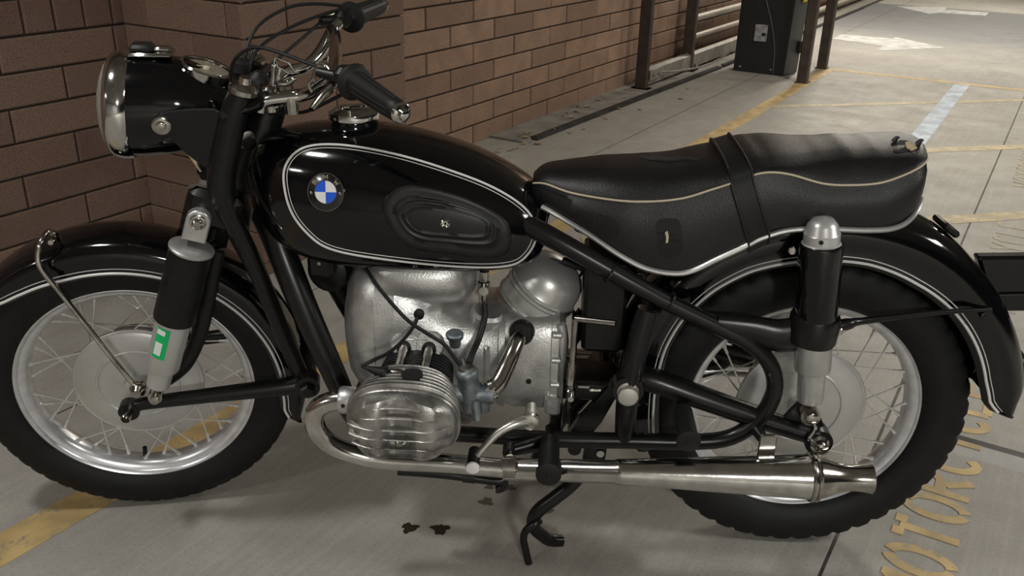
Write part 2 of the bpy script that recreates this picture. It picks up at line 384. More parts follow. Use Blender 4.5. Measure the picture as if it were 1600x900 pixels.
# stencilled words: strokes, letter height along +v, reading along +u
def arc(cx, cy, rx, ry, a0, a1, n=14): return [(cx+rx*math.cos(math.radians(lerp(a0, a1, i/n))), cy+ry*math.sin(math.radians(lerp(a0, a1, i/n)))) for i in range(n+1)]
GL = {  # x right, y up in a 1 x 1 cell
 'M': [[(0, 0), (0, 1)], [(.06, .93), (.5, .3)], [(.5, .3), (.94, .93)], [(1, 0), (1, 1)]],
 'O': [arc(.5, .5, .5, .5, -80, 80), arc(.5, .5, .5, .5, 100, 260)],
 'T': [[(.5, 0), (.5, .96)], [(.0, .96), (.36, .96)], [(.64, .96), (1, .96)]],
 'R': [[(0, 0), (0, 1)], [(.12, .97)]+arc(.5, .74, .42, .23, 90, -90)+[(.12, .51)], [(.45, .44), (.95, 0)]],
 'C': [arc(.55, .5, .52, .5, 50, 310)],
 'Y': [[(0, 1), (.5, .5)], [(1, 1), (.5, .5)], [(.5, .5), (.5, 0)]],
 'L': [[(0, 1), (0, 0)], [(.1, .03), (.9, .03)]],
 'E': [[(0, 0), (0, 1)], [(.1, .97), (.9, .97)], [(.1, .5), (.8, .5)], [(.1, .03), (.9, .03)]],
 'B': [[(0, 0), (0, 1)], [(0, 1)]+arc(.5, .76, .4, .24, 90, -90)+[(0, .52)], [(.0, .52)]+arc(.5, .26, .45, .26, 90, -90)+[(0, 0)]],
 'W': [[(0, 1), (.25, 0)], [(.25, 0), (.5, .75)], [(.5, .75), (.75, 0)], [(.75, 0), (1, 1)]],
}
def ribbon(mb, pts, wd, h, xf):
    P = [Vector((*p, 0)) for p in pts]; L = []; R = []
    for i, p in enumerate(P):
        t = (P[min(i+1, len(P)-1)]-P[max(i-1, 0)]).normalized(); n = Vector((-t.y, t.x, 0))*wd/2
        L.append(p+n); R.append(p-n)
    for i in range(len(P)-1):
        mb.loft([[xf(q, 0) for q in (L[i], R[i], R[i+1], L[i+1])], [xf(q, h) for q in (L[i], R[i], R[i+1], L[i+1])]])
def word(text, u0, v0, lw, gap, lh, sw, material, label):
    mb = MB(); u = u0
    for chh in text:
        for si, st in enumerate(GL[chh]):
            pts = [(p[0]*lw, p[1]*lh) for p in st]
            ribbon(mb, pts, sw, .0014+si*.0002, lambda q, h, u=u: Vector((v0-q.y, u+q.x, .0004+h)))
        u += lw+gap
    return tag(mb.build('painted_word', material, mw=ROOM, smooth=False), label, 'floor marking')
word('MOTORCYCLE', -.088, .358, .079, .032, .130, .025, YEL, 'yellow stencilled word MOTORCYCLE on the floor beside the rear wheel')
word('MOTORCYCLE', 1.62, .37, .079, .032, .14, .017, YELT, 'faded stencilled word MOTORCYCLE on the floor beyond the rear fender')
word('MOTORCYCLE', 3.35, .37, .079, .032, .14, .017, YELT, 'faded stencilled word MOTORCYCLE farthest away at the right side of the floor')

# guard rail ------------------------------------------------------
gr = empty('guard_rail', ROOM @ Vector((-2.3, 4.6, 0))); gr.rotation_euler = (0, 0, -AZ)
tag(gr, 'brown steel guard rail with two flat posts and pipe rails along the brick wall', 'guard rail')
GI = Matrix.Translation((2.3, -4.6, 0))
def gpart(mb, name, m_, par=None, **k):
    mb.v = [GI @ p for p in mb.v]; return mb.build(name, m_, par or gr, **k)
for u in (4.45, 5.36):
    mb = MB(); mb.box((-2.30, u, .86), (.09, .045, 1.72), ch=.006); mb.box((-2.30, u, .006), (.14, .11, .012)); gpart(mb, 'post', BROWNP)
for z, d0 in ((.115, .03), (.27, .024), (.415, .03), (.56, .024), (.72, .024)):
    mb = MB(); mb.tube([(-2.30, 5.36, z), (-2.30, 14.0, z)], d0, 12, 0); gpart(mb, 'pipe_rail', PIPEP)
mb = MB()
rr = [[(-2.335, .035), (-2.335, .135), (-2.30, .15), (-2.265, .135), (-2.265, .035), (-2.275, .03), (-2.275, .125), (-2.325, .125), (-2.325, .03)]]
mb.loft([[Vector((v, u, z)) for v, z in rr[0]] for u in (4.47, 6.6)]); gpart(mb, 'bumper_beam', STEEL)
mb = MB(); mb.box((-2.245, 4.56, .105), (.012, .19, .075), ch=.003); bp_ = gpart(mb, 'end_bracket', STEEL)
mb = MB()
for u in (4.51, 4.61): mb.lathe([(0, .012), (.012, .011), (.014, .006)], (-2.239, u, .105), (1, 0, 0), 8)
gpart(mb, 'bolt', STEEL, bp_)
mb = MB(); mb.tube([(-2.235, 4.62, .11), (-2.19, 4.9, .085), (-2.13, 5.2, .08), (-2.08, 5.45, .105), (-2.04, 5.66, .16)], .008, 8, 8); gpart(mb, 'hanging_cable', STEEL)
mb = MB(); mb.prism([Vector((-2.31, 5.43, .0)), Vector((-2.22, 5.43, .0)), Vector((-2.28, 5.43, .09)), Vector((-2.31, 5.43, .09))], (0, .03, 0)); gpart(mb, 'foot_gusset', BROWNP)

# pay kiosk -------------------------------------------------------
kk = empty('pay_kiosk', ROOM @ Vector((-1.8, 5.86, 0))); kk.rotation_euler = (0, 0, -AZ)
tag(kk, 'charcoal metal pay kiosk with curved trim line and paper notice by the rail', 'kiosk')
KI = Matrix.Translation((1.8, -5.86, 0))
def kpart(mb, name, m_, par=None, **k):
    mb.v = [KI @ p for p in mb.v]; return mb.build(name, m_, par or kk, **k)
mb = MB(); mb.loft([[Vector(p) for p in ((-2.01, 5.66, z), (-1.60+dx, 5.66, z), (-1.55+dx, 5.86, z), (-1.60+dx, 6.06, z), (-2.01, 6.06, z))] for z, dx in ((.0, 0), (.02, 0), (.75, .015), (1.35, .0), (1.42, -.05))])
kpart(mb, 'cabinet', KIOSKM, bev=.006)
mb = MB(); mb.tube([(-1.86, 5.656, .72), (-1.80, 5.656, .55), (-1.735, 5.656, .38), (-1.69, 5.656, .2), (-1.678, 5.656, .02)], .006, 6, 6); kpart(mb, 'curved_trim', KIOSKG)
mb = MB(); mb.prism([Vector((-1.588, 5.67, .01)), Vector((-1.54, 5.86, .01)), Vector((-1.588, 6.05, .01)), Vector((-1.57, 6.05, 1.3)), Vector((-1.53, 5.86, 1.3)), Vector((-1.57, 5.67, 1.3))][:0] or [Vector((-1.597, 5.665, .01)), Vector((-1.547, 5.86, .01)), Vector((-1.532, 5.86, .75)), Vector((-1.582, 5.665, .75))], (.006, 0, 0)); fp = kpart(mb, 'side_panel', KIOSKG, smooth=False)
mb = MB(); mb.box((-1.815, 5.652, .32), (.10, .005, .13)); nt_ = kpart(mb, 'notice', mat('notice_paper', (.28, .28, .29), .5, noise=.4, nscale=40), smooth=False)
mb = MB(); mb.box((-1.79, 5.648, .31), (.03, .003, .022)); kpart(mb, 'pictogram', HOLE, nt_, smooth=False)
mb = MB(); mb.box((-1.53, 5.80, .22), (.025, .05, .10), ch=.006); kpart(mb, 'handle', HOLE, fp)
mb = MB(); mb.box((-1.535, 5.78, .60), (.01, .09, .06)); kpart(mb, 'yellow_label', mat('yellow_label', (.65, .5, .05), .5), fp, smooth=False)
for v in (-1.955, -1.70):
    mb = MB(); bolt(mb, (v, 5.658, .04), (0, -1, 0), .009, .006); kpart(mb, 'bolt', STEEL)

# brown posts -----------------------------------------------------
for (v, u), lb in (((-1.395, 5.49), 'nearer square brown steel post standing at the end of the yellow line beside the kiosk'), ((-1.43, 6.25), 'farther square brown steel post standing behind the first post at the yellow corner')):
    P = ROOM @ Vector((v, u, 0)); ob = empty('steel_post', P); ob.rotation_euler = (0, 0, -AZ); tag(ob, lb, 'post', 'square brown posts by the kiosk')
    mb = MB(); mb.box((0, 0, CEIL/2), (.078, .078, CEIL), ch=.008); mb.build('shaft', BROWNP, ob)
    mb = MB(); mb.box((0, 0, .004), (.10, .10, .008)); mb.build('base_plate', BROWNP, ob)

# ceiling fixtures of the lamps
for i, (v, u, p, s_) in enumerate(LIGHTS):
    ob = empty('ceiling_light', ROOM @ Vector((v, u, CEIL))); ob.rotation_euler = (0, 0, -AZ)
    tag(ob, 'square white light fixture under the ceiling, '+['above the front wheel', 'behind the camera near the left wall', 'behind the camera at the right', 'above the yellow lines', 'beyond the pay kiosk near the wall', 'above the drive lane', 'farthest away over the lane', 'right of the rear wheel'][i], 'ceiling light', 'square lights on the ceiling')
    mb = MB(); mb.box((0, 0, -.035), (s_+.12, s_+.12, .07), ch=.01); mb.build('housing', WHITE, ob)

# ================================================================ small litter
def leaf_mesh(mb, L, seedv):
    rnd = random.Random(seedv); n = 9; A = []; Bp = []
    cur = rnd.uniform(.2, .5)
    for i in range(n+1):
        t = i/n; wv = L*.28*math.sin(PI*t)**.8*(1+.25*math.sin(t*19+seedv))
        z = L*cur*.5*(t*(1-t))*2+.002
        A.append(Vector((L*(t-.5), wv, z+wv*cur*.8))); Bp.append(Vector((L*(t-.5), -wv, z+wv*cur*.6)))
    mid = [Vector((L*(i/n-.5), 0, L*cur*.5*(i/n*(1-i/n))*2+.001)) for i in range(n+1)]
    th = Vector((0, 0, .0008))
    mb.loft([[a, c, b, b+th, c+th, a+th] for a, c, b in zip(A, mid, Bp)])
leafm = []
for k in range(4):
    mb = MB(); leaf_mesh(mb, .026+.008*k, k); leafm.append(mb)
lp = [(880, 184), (886, 180), (893, 188), (901, 178), (897, 195), (906, 190), (825, 212), (822, 219), (829, 223), (818, 226), (834, 217), (840, 226), (812, 216), (797, 236), (806, 233), (782, 238), (865, 206), (874, 203), (955, 170), (962, 168), (940, 183), (946, 186), (968, 171), (1064, 155), (1074, 140), (986, 144), (980, 143), (936, 160), (912, 203), (1052, 138), (892, 208), (918, 170), (850, 210), (1000, 172), (905, 170)]
def leaf_label(i, x, y):
    if i < 6: return 'small curled dry brown leaf in the little heap by the kerb'
    if x > 1040: return 'small dry leaf lying on the concrete near the guard rail bracket'
    if x > 930: return 'small dry leaf near the foot of the first rail post'
    if x < 845: return 'small dry leaf on the floor just behind the fuel tank'
    return 'small dry leaf scattered along the foot of the brick wall'
for i, (x, y) in enumerate(lp):
    P = G(x, y); o = leafm[i % 4].build('dry_leaf', LEAFM) if i < 4 else None
    if o is None:
        src = leafsrc[i % 4]; o = src.copy(); COL.objects.link(o)
    else:
        leafsrc = (leafsrc+[o]) if i else [o]
    o.location = (P.x, P.y, .001 if uvp(P)[0] > -2.2 else .013); o.rotation_euler = (random.uniform(-.15, .15), random.uniform(-.1, .1), random.uniform(0, 6.28))
    tag(o, leaf_label(i, x, y), 'leaf', 'dry leaves along the brick wall')
def blotch(px, py, r, material, label, sd):
    P = G(px, py); rnd = random.Random(sd); n = 26; mb = MB(); ph = [rnd.uniform(0, 6.28) for _ in range(4)]
    pts = []
    for k in range(n):
        a = 2*PI*k/n; rr_ = r*(1+.22*math.sin(3*a+ph[0])+.15*math.sin(5*a+ph[1])+.10*math.sin(9*a+ph[2]))
        pts.append(Vector((P.x+rr_*math.cos(a)*1.1, P.y+rr_*math.sin(a), .0003)))
    mb.prism(pts, (0, 0, .0006)); tag(mb.build('oil_spot', material, smooth=False), label, 'oil spot')
blotch(640, 825, .016, OILM, 'small dark oil spot on the floor below the cylinder, left of the pair', 1)
blotch(688, 827, .017, OILM, 'small dark oil spot on the floor below the cylinder, right of the pair', 2)
blotch(760, 784, .014, OILG, 'faded oil spot on the floor under the side stand hook', 5)
blotch(856, 798, .011, OILG, 'faded oil spot on the floor behind the centre stand tube', 8)
blotch(798, 762, .010, OILG, 'faint oil spot on the floor just behind the stand hook', 9)
blotch(765, 761, .009, OILG, 'faint oil spot on the floor left of the stand hook', 10)
# ================================================================ MOTORCYCLE
bike = empty('motorcycle', (-.7, 0, 0))
tag(bike, 'black vintage boxer motorcycle with white pinstripes and bench seat parked on its centre stand', 'motorcycle')
BI = Matrix.Translation((.7, 0, 0))
def part(mb, name, m_, par=None, front=False, **k):
    """parts are modelled in bike coordinates (front ones unsteered)"""
    top = par is None
    if top:
        return mb.build(name, m_, bike, mw=(BI @ STEER if front else BI), **k)
    return mb.build(name, m_, par, **k)
def note(o, t): o['label'] = t; return o
HF = Vector((-1.4122, 0, .3259)); HR = Vector((0, 0, .335))

# ---------------------------------------------------------------- wheels
def wheel(name, c, Rt, half_w, front, tread_depth, nblk):
    c = Vector(c)
    rimp = [(-.030, .2455), (-.0335, .244), (-.0345, .240), (-.031, .2345), (-.0275, .233), (-.0255, .228), (-.021, .2215), (-.012, .217), (0, .2155), (.012, .217), (.021, .2215), (.0255, .228), (.0275, .233), (.031, .2345), (.0345, .240), (.0335, .244), (.030, .2455), (.024, .240), (.018, .230), (0, .224), (-.018, .230), (-.024, .240)]
    mb = MB(); mb.torus(rimp, c, 120); rim = part(mb, name, RIMM, front=front)
    # tyre
    mb = MB(); n = 4*nblk; hw = half_w; h = Rt-.238
    sec = [(-.62, .0, 0), (-.80, .10, 0), (-.96, .28, 0), (-1.0, .46, 0), (-.97, .62, 0), (-.90, .76, .25), (-.84, .86, 1), (-.62, .955, 1), (-.34, .99, .7), (-.28, .99, 0), (0, 1.0, 0)]
    sec = sec + [(-a, b, g) for a, b, g in reversed(sec[:-1])]
    rings = []
    for k in range(n):
        a = 2*PI*k/n; ring = []
        for y, f, g in sec:
            kk = k if y < 0 else k+2
            cut = tread_depth*g if kk % 4 == 0 else 0
            ring.append(c+Vector(((.238+h*f-cut)*math.cos(a), y*hw, (.238+h*f-cut)*math.sin(a))))
        rings.append(ring)
    mb.loft(rings, closed=True, loop=True); part(mb, 'tyre', TYREM, rim, angle=50)
    # hub
    s = MB(); s.lathe([(-.012, .100), (-.010, .104), (.0, .104), (.045, .100), (.05, .106), (.056, .106), (.056, .07), (.075, .03)], c, (0, 1, 0), 64)
    for q in (.012, .022, .032): s.lathe([(q, .100), (q+.001, .111), (q+.003, .111), (q+.004, .100)], c, (0, 1, 0), 64, cap=False)
    part(s, 'drum', CAST, rim)
    s = MB(); s.lathe([(.004, .128), (-.004, .1335), (-.0105, .1335), (-.013, .131), (-.0125, .128), (-.017, .122), (-.0185, .086), (-.0205, .084), (-.0205, .081), (-.0175, .079), (-.019, .03), (-.034, .026), (-.036, .012)], c+Vector((0, -.002, 0)), (0, 1, 0), 96)
    hub = part(s, 'brake_plate', HUBM, rim)
    # spokes
    def spoke_mesh(side, dirn):
        m_ = MB(); y0 = .050 if side > 0 else -.006; r0 = .103
        off = math.radians(46)*dirn
        a = Vector((r0*math.cos(off), y0, r0*math.sin(off))); b = Vector((.2165, side*.006, 0)); t = (b-a).normalized()
        m_.tube([a, b], .00165, 6, 0)
        m_.tube([b-t*.022, b-t*.006], .0030, 6, 0); m_.tube([b-t*.008, b+t*.002], [.0042, .0046], 6, 0)
        return m_
    srcs = {}
    i = 0
    for k in range(36):
        side = 1 if k % 2 else -1; dirn = 1 if (k//2) % 2 else -1
        ang = 2*PI*k/36+.06
        key = (side, dirn)
        if key not in srcs:
            o = spoke_mesh(side, dirn).build('spoke', SPOKEM, rim); srcs[key] = o
        else:
            o = srcs[key].copy(); COL.objects.link(o); o.parent = rim
        o.matrix_local = Matrix.Translation(c) @ Matrix.Rotation(-ang, 4, 'Y')
    v = MB(); a = math.radians(-97); vd = Vector((math.cos(a), 0, math.sin(a)))
    v.tube([c+vd*.217, c+vd*.190], .005, 10, 0); part(v, 'valve_stem', RUBBER, rim)
    return rim
fwh = wheel('front_wheel', HF, .327, .049, True, .003, 60)
rwh = wheel('rear_wheel', HR, .3365, .055, False, .007, 46)
note(fwh, 'polished aluminium front wheel with wire spokes'); note(rwh, 'polished aluminium rear wheel with wire spokes')

# ---------------------------------------------------------------- fenders
def fender(name, c, tab, a0, a1, front, hw_b, hw_t, crown, n=90, tip0=None, tip1=None):
    """tab: (angle deg, side edge radius); section from the left edge over the crown to the right edge"""
    c = Vector(c); rings = []; edge = []
    for k in range(n+1):
        a = lerp(a0, a1, k/n); rs, = table(tab, a); rc, = table(crown, a)
        H = rc-rs
        ins = min(1, max(0, H/.03))
        prof = [(hw_b-.006, rs-.006), (hw_b, rs-.002), (hw_b+.001, rs+.004), (hw_b-.002, rs+.010), (lerp(hw_b, hw_t, .5), rs+H*.32), (hw_t, rs+H*.52), (hw_t*.93, rs+H*.74), (hw_t*.74, rs+H*.90), (hw_t*.40, rs+H*.98), (0, rc)]
        P = [(-y, r) for y, r in prof]+[(y, r) for y, r in reversed(prof[:-1])]
        inn = [(y*(1-.0035/max(abs(y), .02)) if abs(y) > .004 else y, r-.003) for y, r in reversed(P)]
        A = math.radians(a)
        f = lambda y, r: c+Vector((r*math.cos(A), y, r*math.sin(A)))
        rings.append([f(y, r) for y, r in P+inn]); edge.append((A, rs, hw_b))
    mb = MB(); mb.loft(rings); o = part(mb, name, PAINT, front=front, angle=60)
    for off, rad, w_ in ((.0012, .0028, 'wide'), (.0100, .0010, 'thin')):
        s = MB(); pts = []
        for A, rs, hb in edge[1:-1]:
            r = rs+off+.002; y = -(hb+.0012) if off < .008 else -(hb-.0008)
            pts.append(c+Vector((r*math.cos(A), y, r*math.sin(A))))
        s.tube(pts, rad, 6, 0, flat=1); part(s, 'pinstripe', PIN, o)
    return o
ftab = [(-17.6, .345), (-16, .318), (-12.8, .305), (-8, .302), (-4.8, .300), (3.2, .300), (13.5, .299), (25.6, .298), (49.5, .298), (70, .294), (93, .294), (104, .295), (111, .298), (120.5, .304), (127.6, .311), (134, .323), (140, .338), (144, .35)]
fcr = [(-17.6, .3465), (-16, .350), (-10, .352), (20, .353), (45, .357), (80, .362), (110, .364), (144, .360)]
ff = fender('front_fender', HF, ftab, -17.5, 144, True, .064, .066, fcr)
rtab = [(4.8, .392), (5.6, .376), (7.2, .362), (10.5, .347), (18.9, .341), (33.2, .343), (49, .345), (64.2, .345), (80.7, .350), (90.1, .350), (103, .353), (116, .358), (128, .356), (140.6, .349), (153, .336), (164, .321), (176, .312), (184, .309), (196, .309)]
rcr = [(4.8, .394), (7, .412), (12, .430), (30, .433), (49, .438), (58, .447), (66, .453), (90, .455), (150, .425), (170, .40), (196, .36)]
rf = fender('rear_fender', HR, rtab, 4.9, 195, False, .083, .088, rcr)
# things on the rear fender
s = MB(); s.box(B(1478, 353, 0)+Vector((0, 0, .0)), (.040, .06, .014), Matrix.Rotation(.62, 3, 'Y'), ch=.004); part(s, 'fender_lip', SATIN, rf)
s = MB(); bolt(s, B(1536, 493, -.092), (.1, -1, .1), .006, .004, 10); part(s, 'rivet', SATIN, rf)
s = MB(); s.prism([B(1528, 402, .02), B(1700, 400, .02), B(1700, 486, .02), B(1552, 488, .02)], (0, .03, 0)); pp = part(s, 'plate_carrier', PAINT, smooth=False, bev=.006); note(pp, 'black box section bracket behind the rear fender')
s = MB(); s.tube([B(1545, 462, .016), B(1700, 459, .016)], .004, 8, 0); part(s, 'seam', SATIN, pp)
s = MB(); s.prism([B(1572, 545, -.03), B(1584, 532, -.03), B(1606, 560, -.03), B(1606, 606, -.03), B(1580, 604, -.03)], (0, .08, 0)); tl = part(s, 'tail_lamp_bracket', SATIN, smooth=False, bev=.004)
s = MB(); bolt(s, B(1591, 562, -.03), (0, -1, 0), .009, .008); part(s, 'bolt', CHROME2, tl)
# chrome stay of the front fender
s = MB(); pts = [F(88, 366, .0), F(82, 362, -.02), F(72, 364, -.045), F(63, 380, -.070), F(59, 402, -.080), F(66, 422, -.084), F(98, 462, -.088), F(150, 528, -.095), F(190, 578, -.105), F(214, 607, -.110)]
s.tube(pts, [.0045, .005, .0055, .0055, .0055], 10, 5); st = part(s, 'fender_stay', CHROME2, front=True)
s = MB(); bolt(s, F(81, 378, -.062), (0, -1, .3), .006, .008, 10); bolt(s, F(83, 366, -.05), (0, -1, .6), .005, .007, 10); part(s, 'bolt', CHROME, st)
s = MB(); s.lathe([(-.014, .016), (.0, .017), (.006, .013), (.014, .009)], F(215, 610, -.112), (0, -1, 0), 10); part(s, 'lower_bolt', CHROME2, st)

# ---------------------------------------------------------------- Earles fork
fork = MB()
for sg in (-1, 1):
    fork.tube([Vector((x, sg*.098, z)) for x, z in ((-1.112, .985), (-1.131, .945), (-1.158, .862), (-1.169, .813), (-1.167, .767), (-1.152, .715), (-1.125, .625), (-1.096, .50), (-1.066, .375))], [.023, .024, .025, .026, .024, .020, .018, .017, .017], 18, 5)
    fork.box((-1.19, sg*.100, .765), (.10, .030, .075), Matrix.Rotation(.35, 3, 'Y'), ch=.012)
fork.tube([(-1.150, -.10, .72), (-1.150, .10, .72)], .02, 14, 0)
fork.box((-1.115, 0, .958), (.085, .24, .020), Matrix.Rotation(-.30, 3, 'Y'), ch=.008)
fk = part(fork, 'fork', FRAMEM, front=True)
for sg in (-1, 1):
    s = MB(); s.lathe([(-.004, .026), (.004, .026), (.010, .019), (.013, .011), (.024, .010), (.026, .005)], (-1.109, sg*.098, .990), (.3, 0, 1), 20); part(s, 'fork_cap', CHROME2, fk)
    # headlamp ears
    out = [(238, 196), (241, 184), (250, 178), (264, 174), (300, 170), (335, 170), (350, 178), (332, 262), (318, 262), (290, 240), (262, 214), (250, 212), (241, 206)]
    s = MB(); P = [F(x, y, -.098) for x, y in out]; s.prism([Vector((p.x, sg*.098, p.z)) for p in P], (0, -sg*.006, 0)); ear = part(s, 'headlamp_ear', SATIN, fk, smooth=False, bev=.002)
    q = F(252, 196, -.10)
    s = MB(); s.lathe([(0, .0165), (.004, .0165), (.006, .013), (.006, .009), (.011, .008), (.012, .006)], (q.x, sg*.098, q.z), (0, sg, 0), 24); part(s, 'ear_bolt', CHROME2, ear)
# leading arm
arm = MB()
for sg in (-1, 1):
    arm.tube([Vector((-1.413, sg*.108, .332)), Vector((-1.38, sg*.110, .341)), Vector((-1.25, sg*.112, .350)), Vector((-1.10, sg*.112, .358)), Vector((-1.045, sg*.108, .362))], [.013, .014, .016, .020, .021], 16, 5)
    arm.lathe([(-.012, .021), (.012, .021)], (-1.412, sg*.112, .331), (0, 1, 0), 20)
    arm.lathe([(-.018, .026), (.016, .026)], (-1.052, sg*.112, .362), (0, 1, 0), 20)
arm.tube([(-1.052, -.10, .362), (-1.052, .10, .362)], .018, 14, 0)
am = part(arm, 'leading_arm', FRAMEM, front=True)
for sg in (-1, 1):
    s = MB(); s.lathe([(-.01, .010), (.022, .010), (.024, .008), (.012, .0065)], (-1.412, sg*.124, .331), (-.1, sg, 0), 12); part(s, 'axle_nut', CHROME2, am)
    s = MB(); s.lathe([(-.002, .018), (.010, .017), (.014, .012)], (-1.052, sg*.128, .358), (0, sg, 0), 6); part(s, 'pivot_bolt', FRAMEM, am)
for sg in (-1, 1):   # shock absorbers
    top = Vector((-1.214, sg*.122, .757)); bot = Vector((-1.353, sg*.122, .371)); ax = (top-bot).normalized(); L = (top-bot).length
    s = MB(); s.lathe([(L*.455, .034), (L*.46, .0395), (L*.47, .0400), (L*.84, .0395), (L*.845, .036)], bot, ax, 40); sh = part(s, 'front_shock', SATIN, front=True); note(sh, 'front shock absorber with black cover')
    s = MB(); s.lathe([(L*.05, .018), (L*.06, .0225), (L*.16, .0235), (L*.165, .030), (L*.18, .0325), (L*.47, .0335)], bot, ax, 40); part(s, 'lower_sleeve', SILVERP, sh)
    s = MB(); s.lathe([(L*.838, .036), (L*.842, .0415), (L*.852, .0420), (L*.862, .036), (L*.866, .02)], bot, ax, 40); part(s, 'collar', ALU, sh)
    rot = Matrix.Rotation(math.atan2(ax.x, ax.z), 3, 'Y')
    e = MB(); w_ = .022; pts = [Vector((-w_, 0, -.042)), Vector((w_, 0, -.042)), Vector((w_, 0, .0))]+[Vector((w_*math.cos(t*PI/8), 0, w_*math.sin(t*PI/8))) for t in range(1, 8)]+[Vector((-w_, 0, 0))]
    e.prism([rot @ p+top+Vector((0, -.012, 0)) for p in pts], (0, .024, 0)); part(e, 'top_eye', ALU, sh, bev=.003)
    e = MB(); e.lathe([(0, .0155), (.014, .0155), (.016, .012), (.016, .0095), (.024, .0095), (.026, .007)], top, (0, sg, 0), 20); part(e, 'eye_bolt', CHROME2, sh)
    e = MB(); e.lathe([(-.012, .014), (.012, .014)], bot+Vector((0, 0, -.002)), (0, 1, 0), 18); e.lathe([(-.0, .009), (.022, .009), (.023, .006)], bot+Vector((0, 0, -.002)), (0, sg, 0), 12); part(e, 'bottom_eye', CHROME2, sh)
    if sg < 0:       # green sticker wrapped round the sleeve
        e = MB(); rings = []
        a = (Vector((0, 0, 1))-ax*ax.z).normalized(); b = ax.cross(a)
        def cyl(h, th, r): return bot+ax*h+(a*math.cos(th)+b*math.sin(th))*r
        # angle that looks to the left / camera side
        def sticker(h0, h1, t0, t1, r): 
            m_ = MB(); g = []
            for i in range(9):
                th = lerp(t0, t1, i/8); g.append([cyl(h0, th, r), cyl(h1, th, r), cyl(h1, th, r+.0006), cyl(h0, th, r+.0006)])
            m_.loft(g); return m_
        base = math.atan2(Vector((-.35, -.94, 0)).dot(b), Vector((-.35, -.94, 0)).dot(a))
        gs = part(sticker(L*.265, L*.435, base-.45, base+.35, .0338), 'green_sticker', GREEN, sh); 
        part(sticker(L*.400, L*.425, base-.40, base+.10, .0345), 'sticker_band', WHITE, sh)
        part(sticker(L*.285, L*.355, base-.35, base+.08, .0345), 'sticker_panel', WHITE, sh)
# black brace running down behind the shock, fork to fender
s = MB()
for sg in (-1, 1): s.tube([Vector((p.x, sg*.075, p.z)) for p in (F(340, 392, -.075), F(328, 450, -.075), F(312, 520, -.075), F(290, 570, -.075), F(262, 597, -.075))], [.014, .015, .016, .014, .010], 12, 5, flat=.5)
part(s, 'fender_brace', SATIN, front=True)

# ---------------------------------------------------------------- headlamp
HC = Vector((-1.322, 0, .936))
hx = [(-1.330, .0925, 1.0285, .8435), (-1.30, .093, 1.029, .843), (-1.265, .0925, 1.027, .845), (-1.225, .089, 1.020, .853), (-1.19, .082, 1.005, .868), (-1.16, .070, .985, .886), (-1.135, .052, .962, .900), (-1.120, .02, .94, .915)]
rings = []
for k in range(33):
    x = lerp(-1.330, -1.120, k/32); w_, zt, zb = table(hx, x); cz = (zt+zb)/2; hz = (zt-zb)/2
    rings.append([Vector((x+(zt-zb)*0+.0, w_*math.sin(2*PI*j/48), cz+hz*math.cos(2*PI*j/48))) for j in range(48)])
mb = MB(); mb.loft(rings); hl = part(mb, 'headlamp_shell', PAINT, front=True, angle=60)
tilt = Vector((-1, 0, .10)).normalized()
s = MB(); s.lathe([(-.012, .0935), (-.008, .0965), (.004, .0975), (.016, .0965), (.024, .093), (.028, .088), (.026, .083)], HC+Vector((-.005, 0, 0)), tilt, 64, cap=False); part(s, 'headlamp_rim', CHROME, hl, angle=60)
s = MB(); s.lathe([(.024, .084), (.034, .078), (.043, .055), (.047, .025), (.048, .001)], HC+Vector((-.005, 0, 0)), tilt, 48); part(s, 'lens', GLASS, hl, angle=70)
s = MB(); s.lathe([(-.01, .083), (-.03, .02)], HC, tilt, 32, cap=True); part(s, 'reflector', CHROME, hl)
# ignition plate on top
c = F(238, 92, 0); c.z = 1.028
s = MB(); s.box(c+Vector((0, 0, .004)), (.078, .050, .009), Matrix.Rotation(.03, 3, 'Y'), ch=.004); ig = part(s, 'ignition_plate', CHROME, hl)
s = MB(); s.box(c+Vector((-.014, 0, .014)), (.040, .036, .014), Matrix.Rotation(.03, 3, 'Y'), ch=.005); part(s, 'ignition_cover', RUBBER, hl)
s = MB(); s.box(c+Vector((.020, 0, .011)), (.030, .022, .008), Matrix.Rotation(.03, 3, 'Y'), ch=.003); part(s, 'ignition_lever', CHROME, hl)
# speedometer
sc = Vector((-1.182, 0, .998)); sn = Vector((.36, 0, 1)).normalized()
s = MB(); s.lathe([(-.02, .045), (.0, .0465), (.006, .0475), (.009, .045), (.008, .041)], sc, sn, 48, cap=False); sp = part(s, 'speedometer', CHROME, hl); 
s = MB(); s.lathe([(.0, .042), (.003, .042)], sc, sn, 40); part(s, 'dial', DIAL, hl, smooth=False)
s = MB(); s.box(sc+sn*.005+Vector((-.008, 0, .003)), (.03, .002, .001), Matrix.Rotation(.2, 3, 'Y')); s.lathe([(.003, .006), (.007, .005)], sc, sn, 16)
for k in range(12):
    a = math.radians(-130+260*k/11); u1 = Vector((1, 0, -.22)).normalized(); u2 = Vector((0, 1, 0)); q = sc+sn*.0035+(u1*-math.cos(a)+u2*math.sin(a))*.035
    s.box(q, (.006, .0016, .0008), Matrix.Rotation(.2, 3, 'Y') @ Matrix.Rotation(a, 3, 'Z'))
part(s, 'dial_needle', CREAM, hl, smooth=False)
# chrome strap under the shell
s = MB(); s.tube([F(298, 240, -.06), F(306, 252, -.06), F(316, 266, -.06)], .006, 8, 3); part(s, 'shell_clip', CHROME, hl)

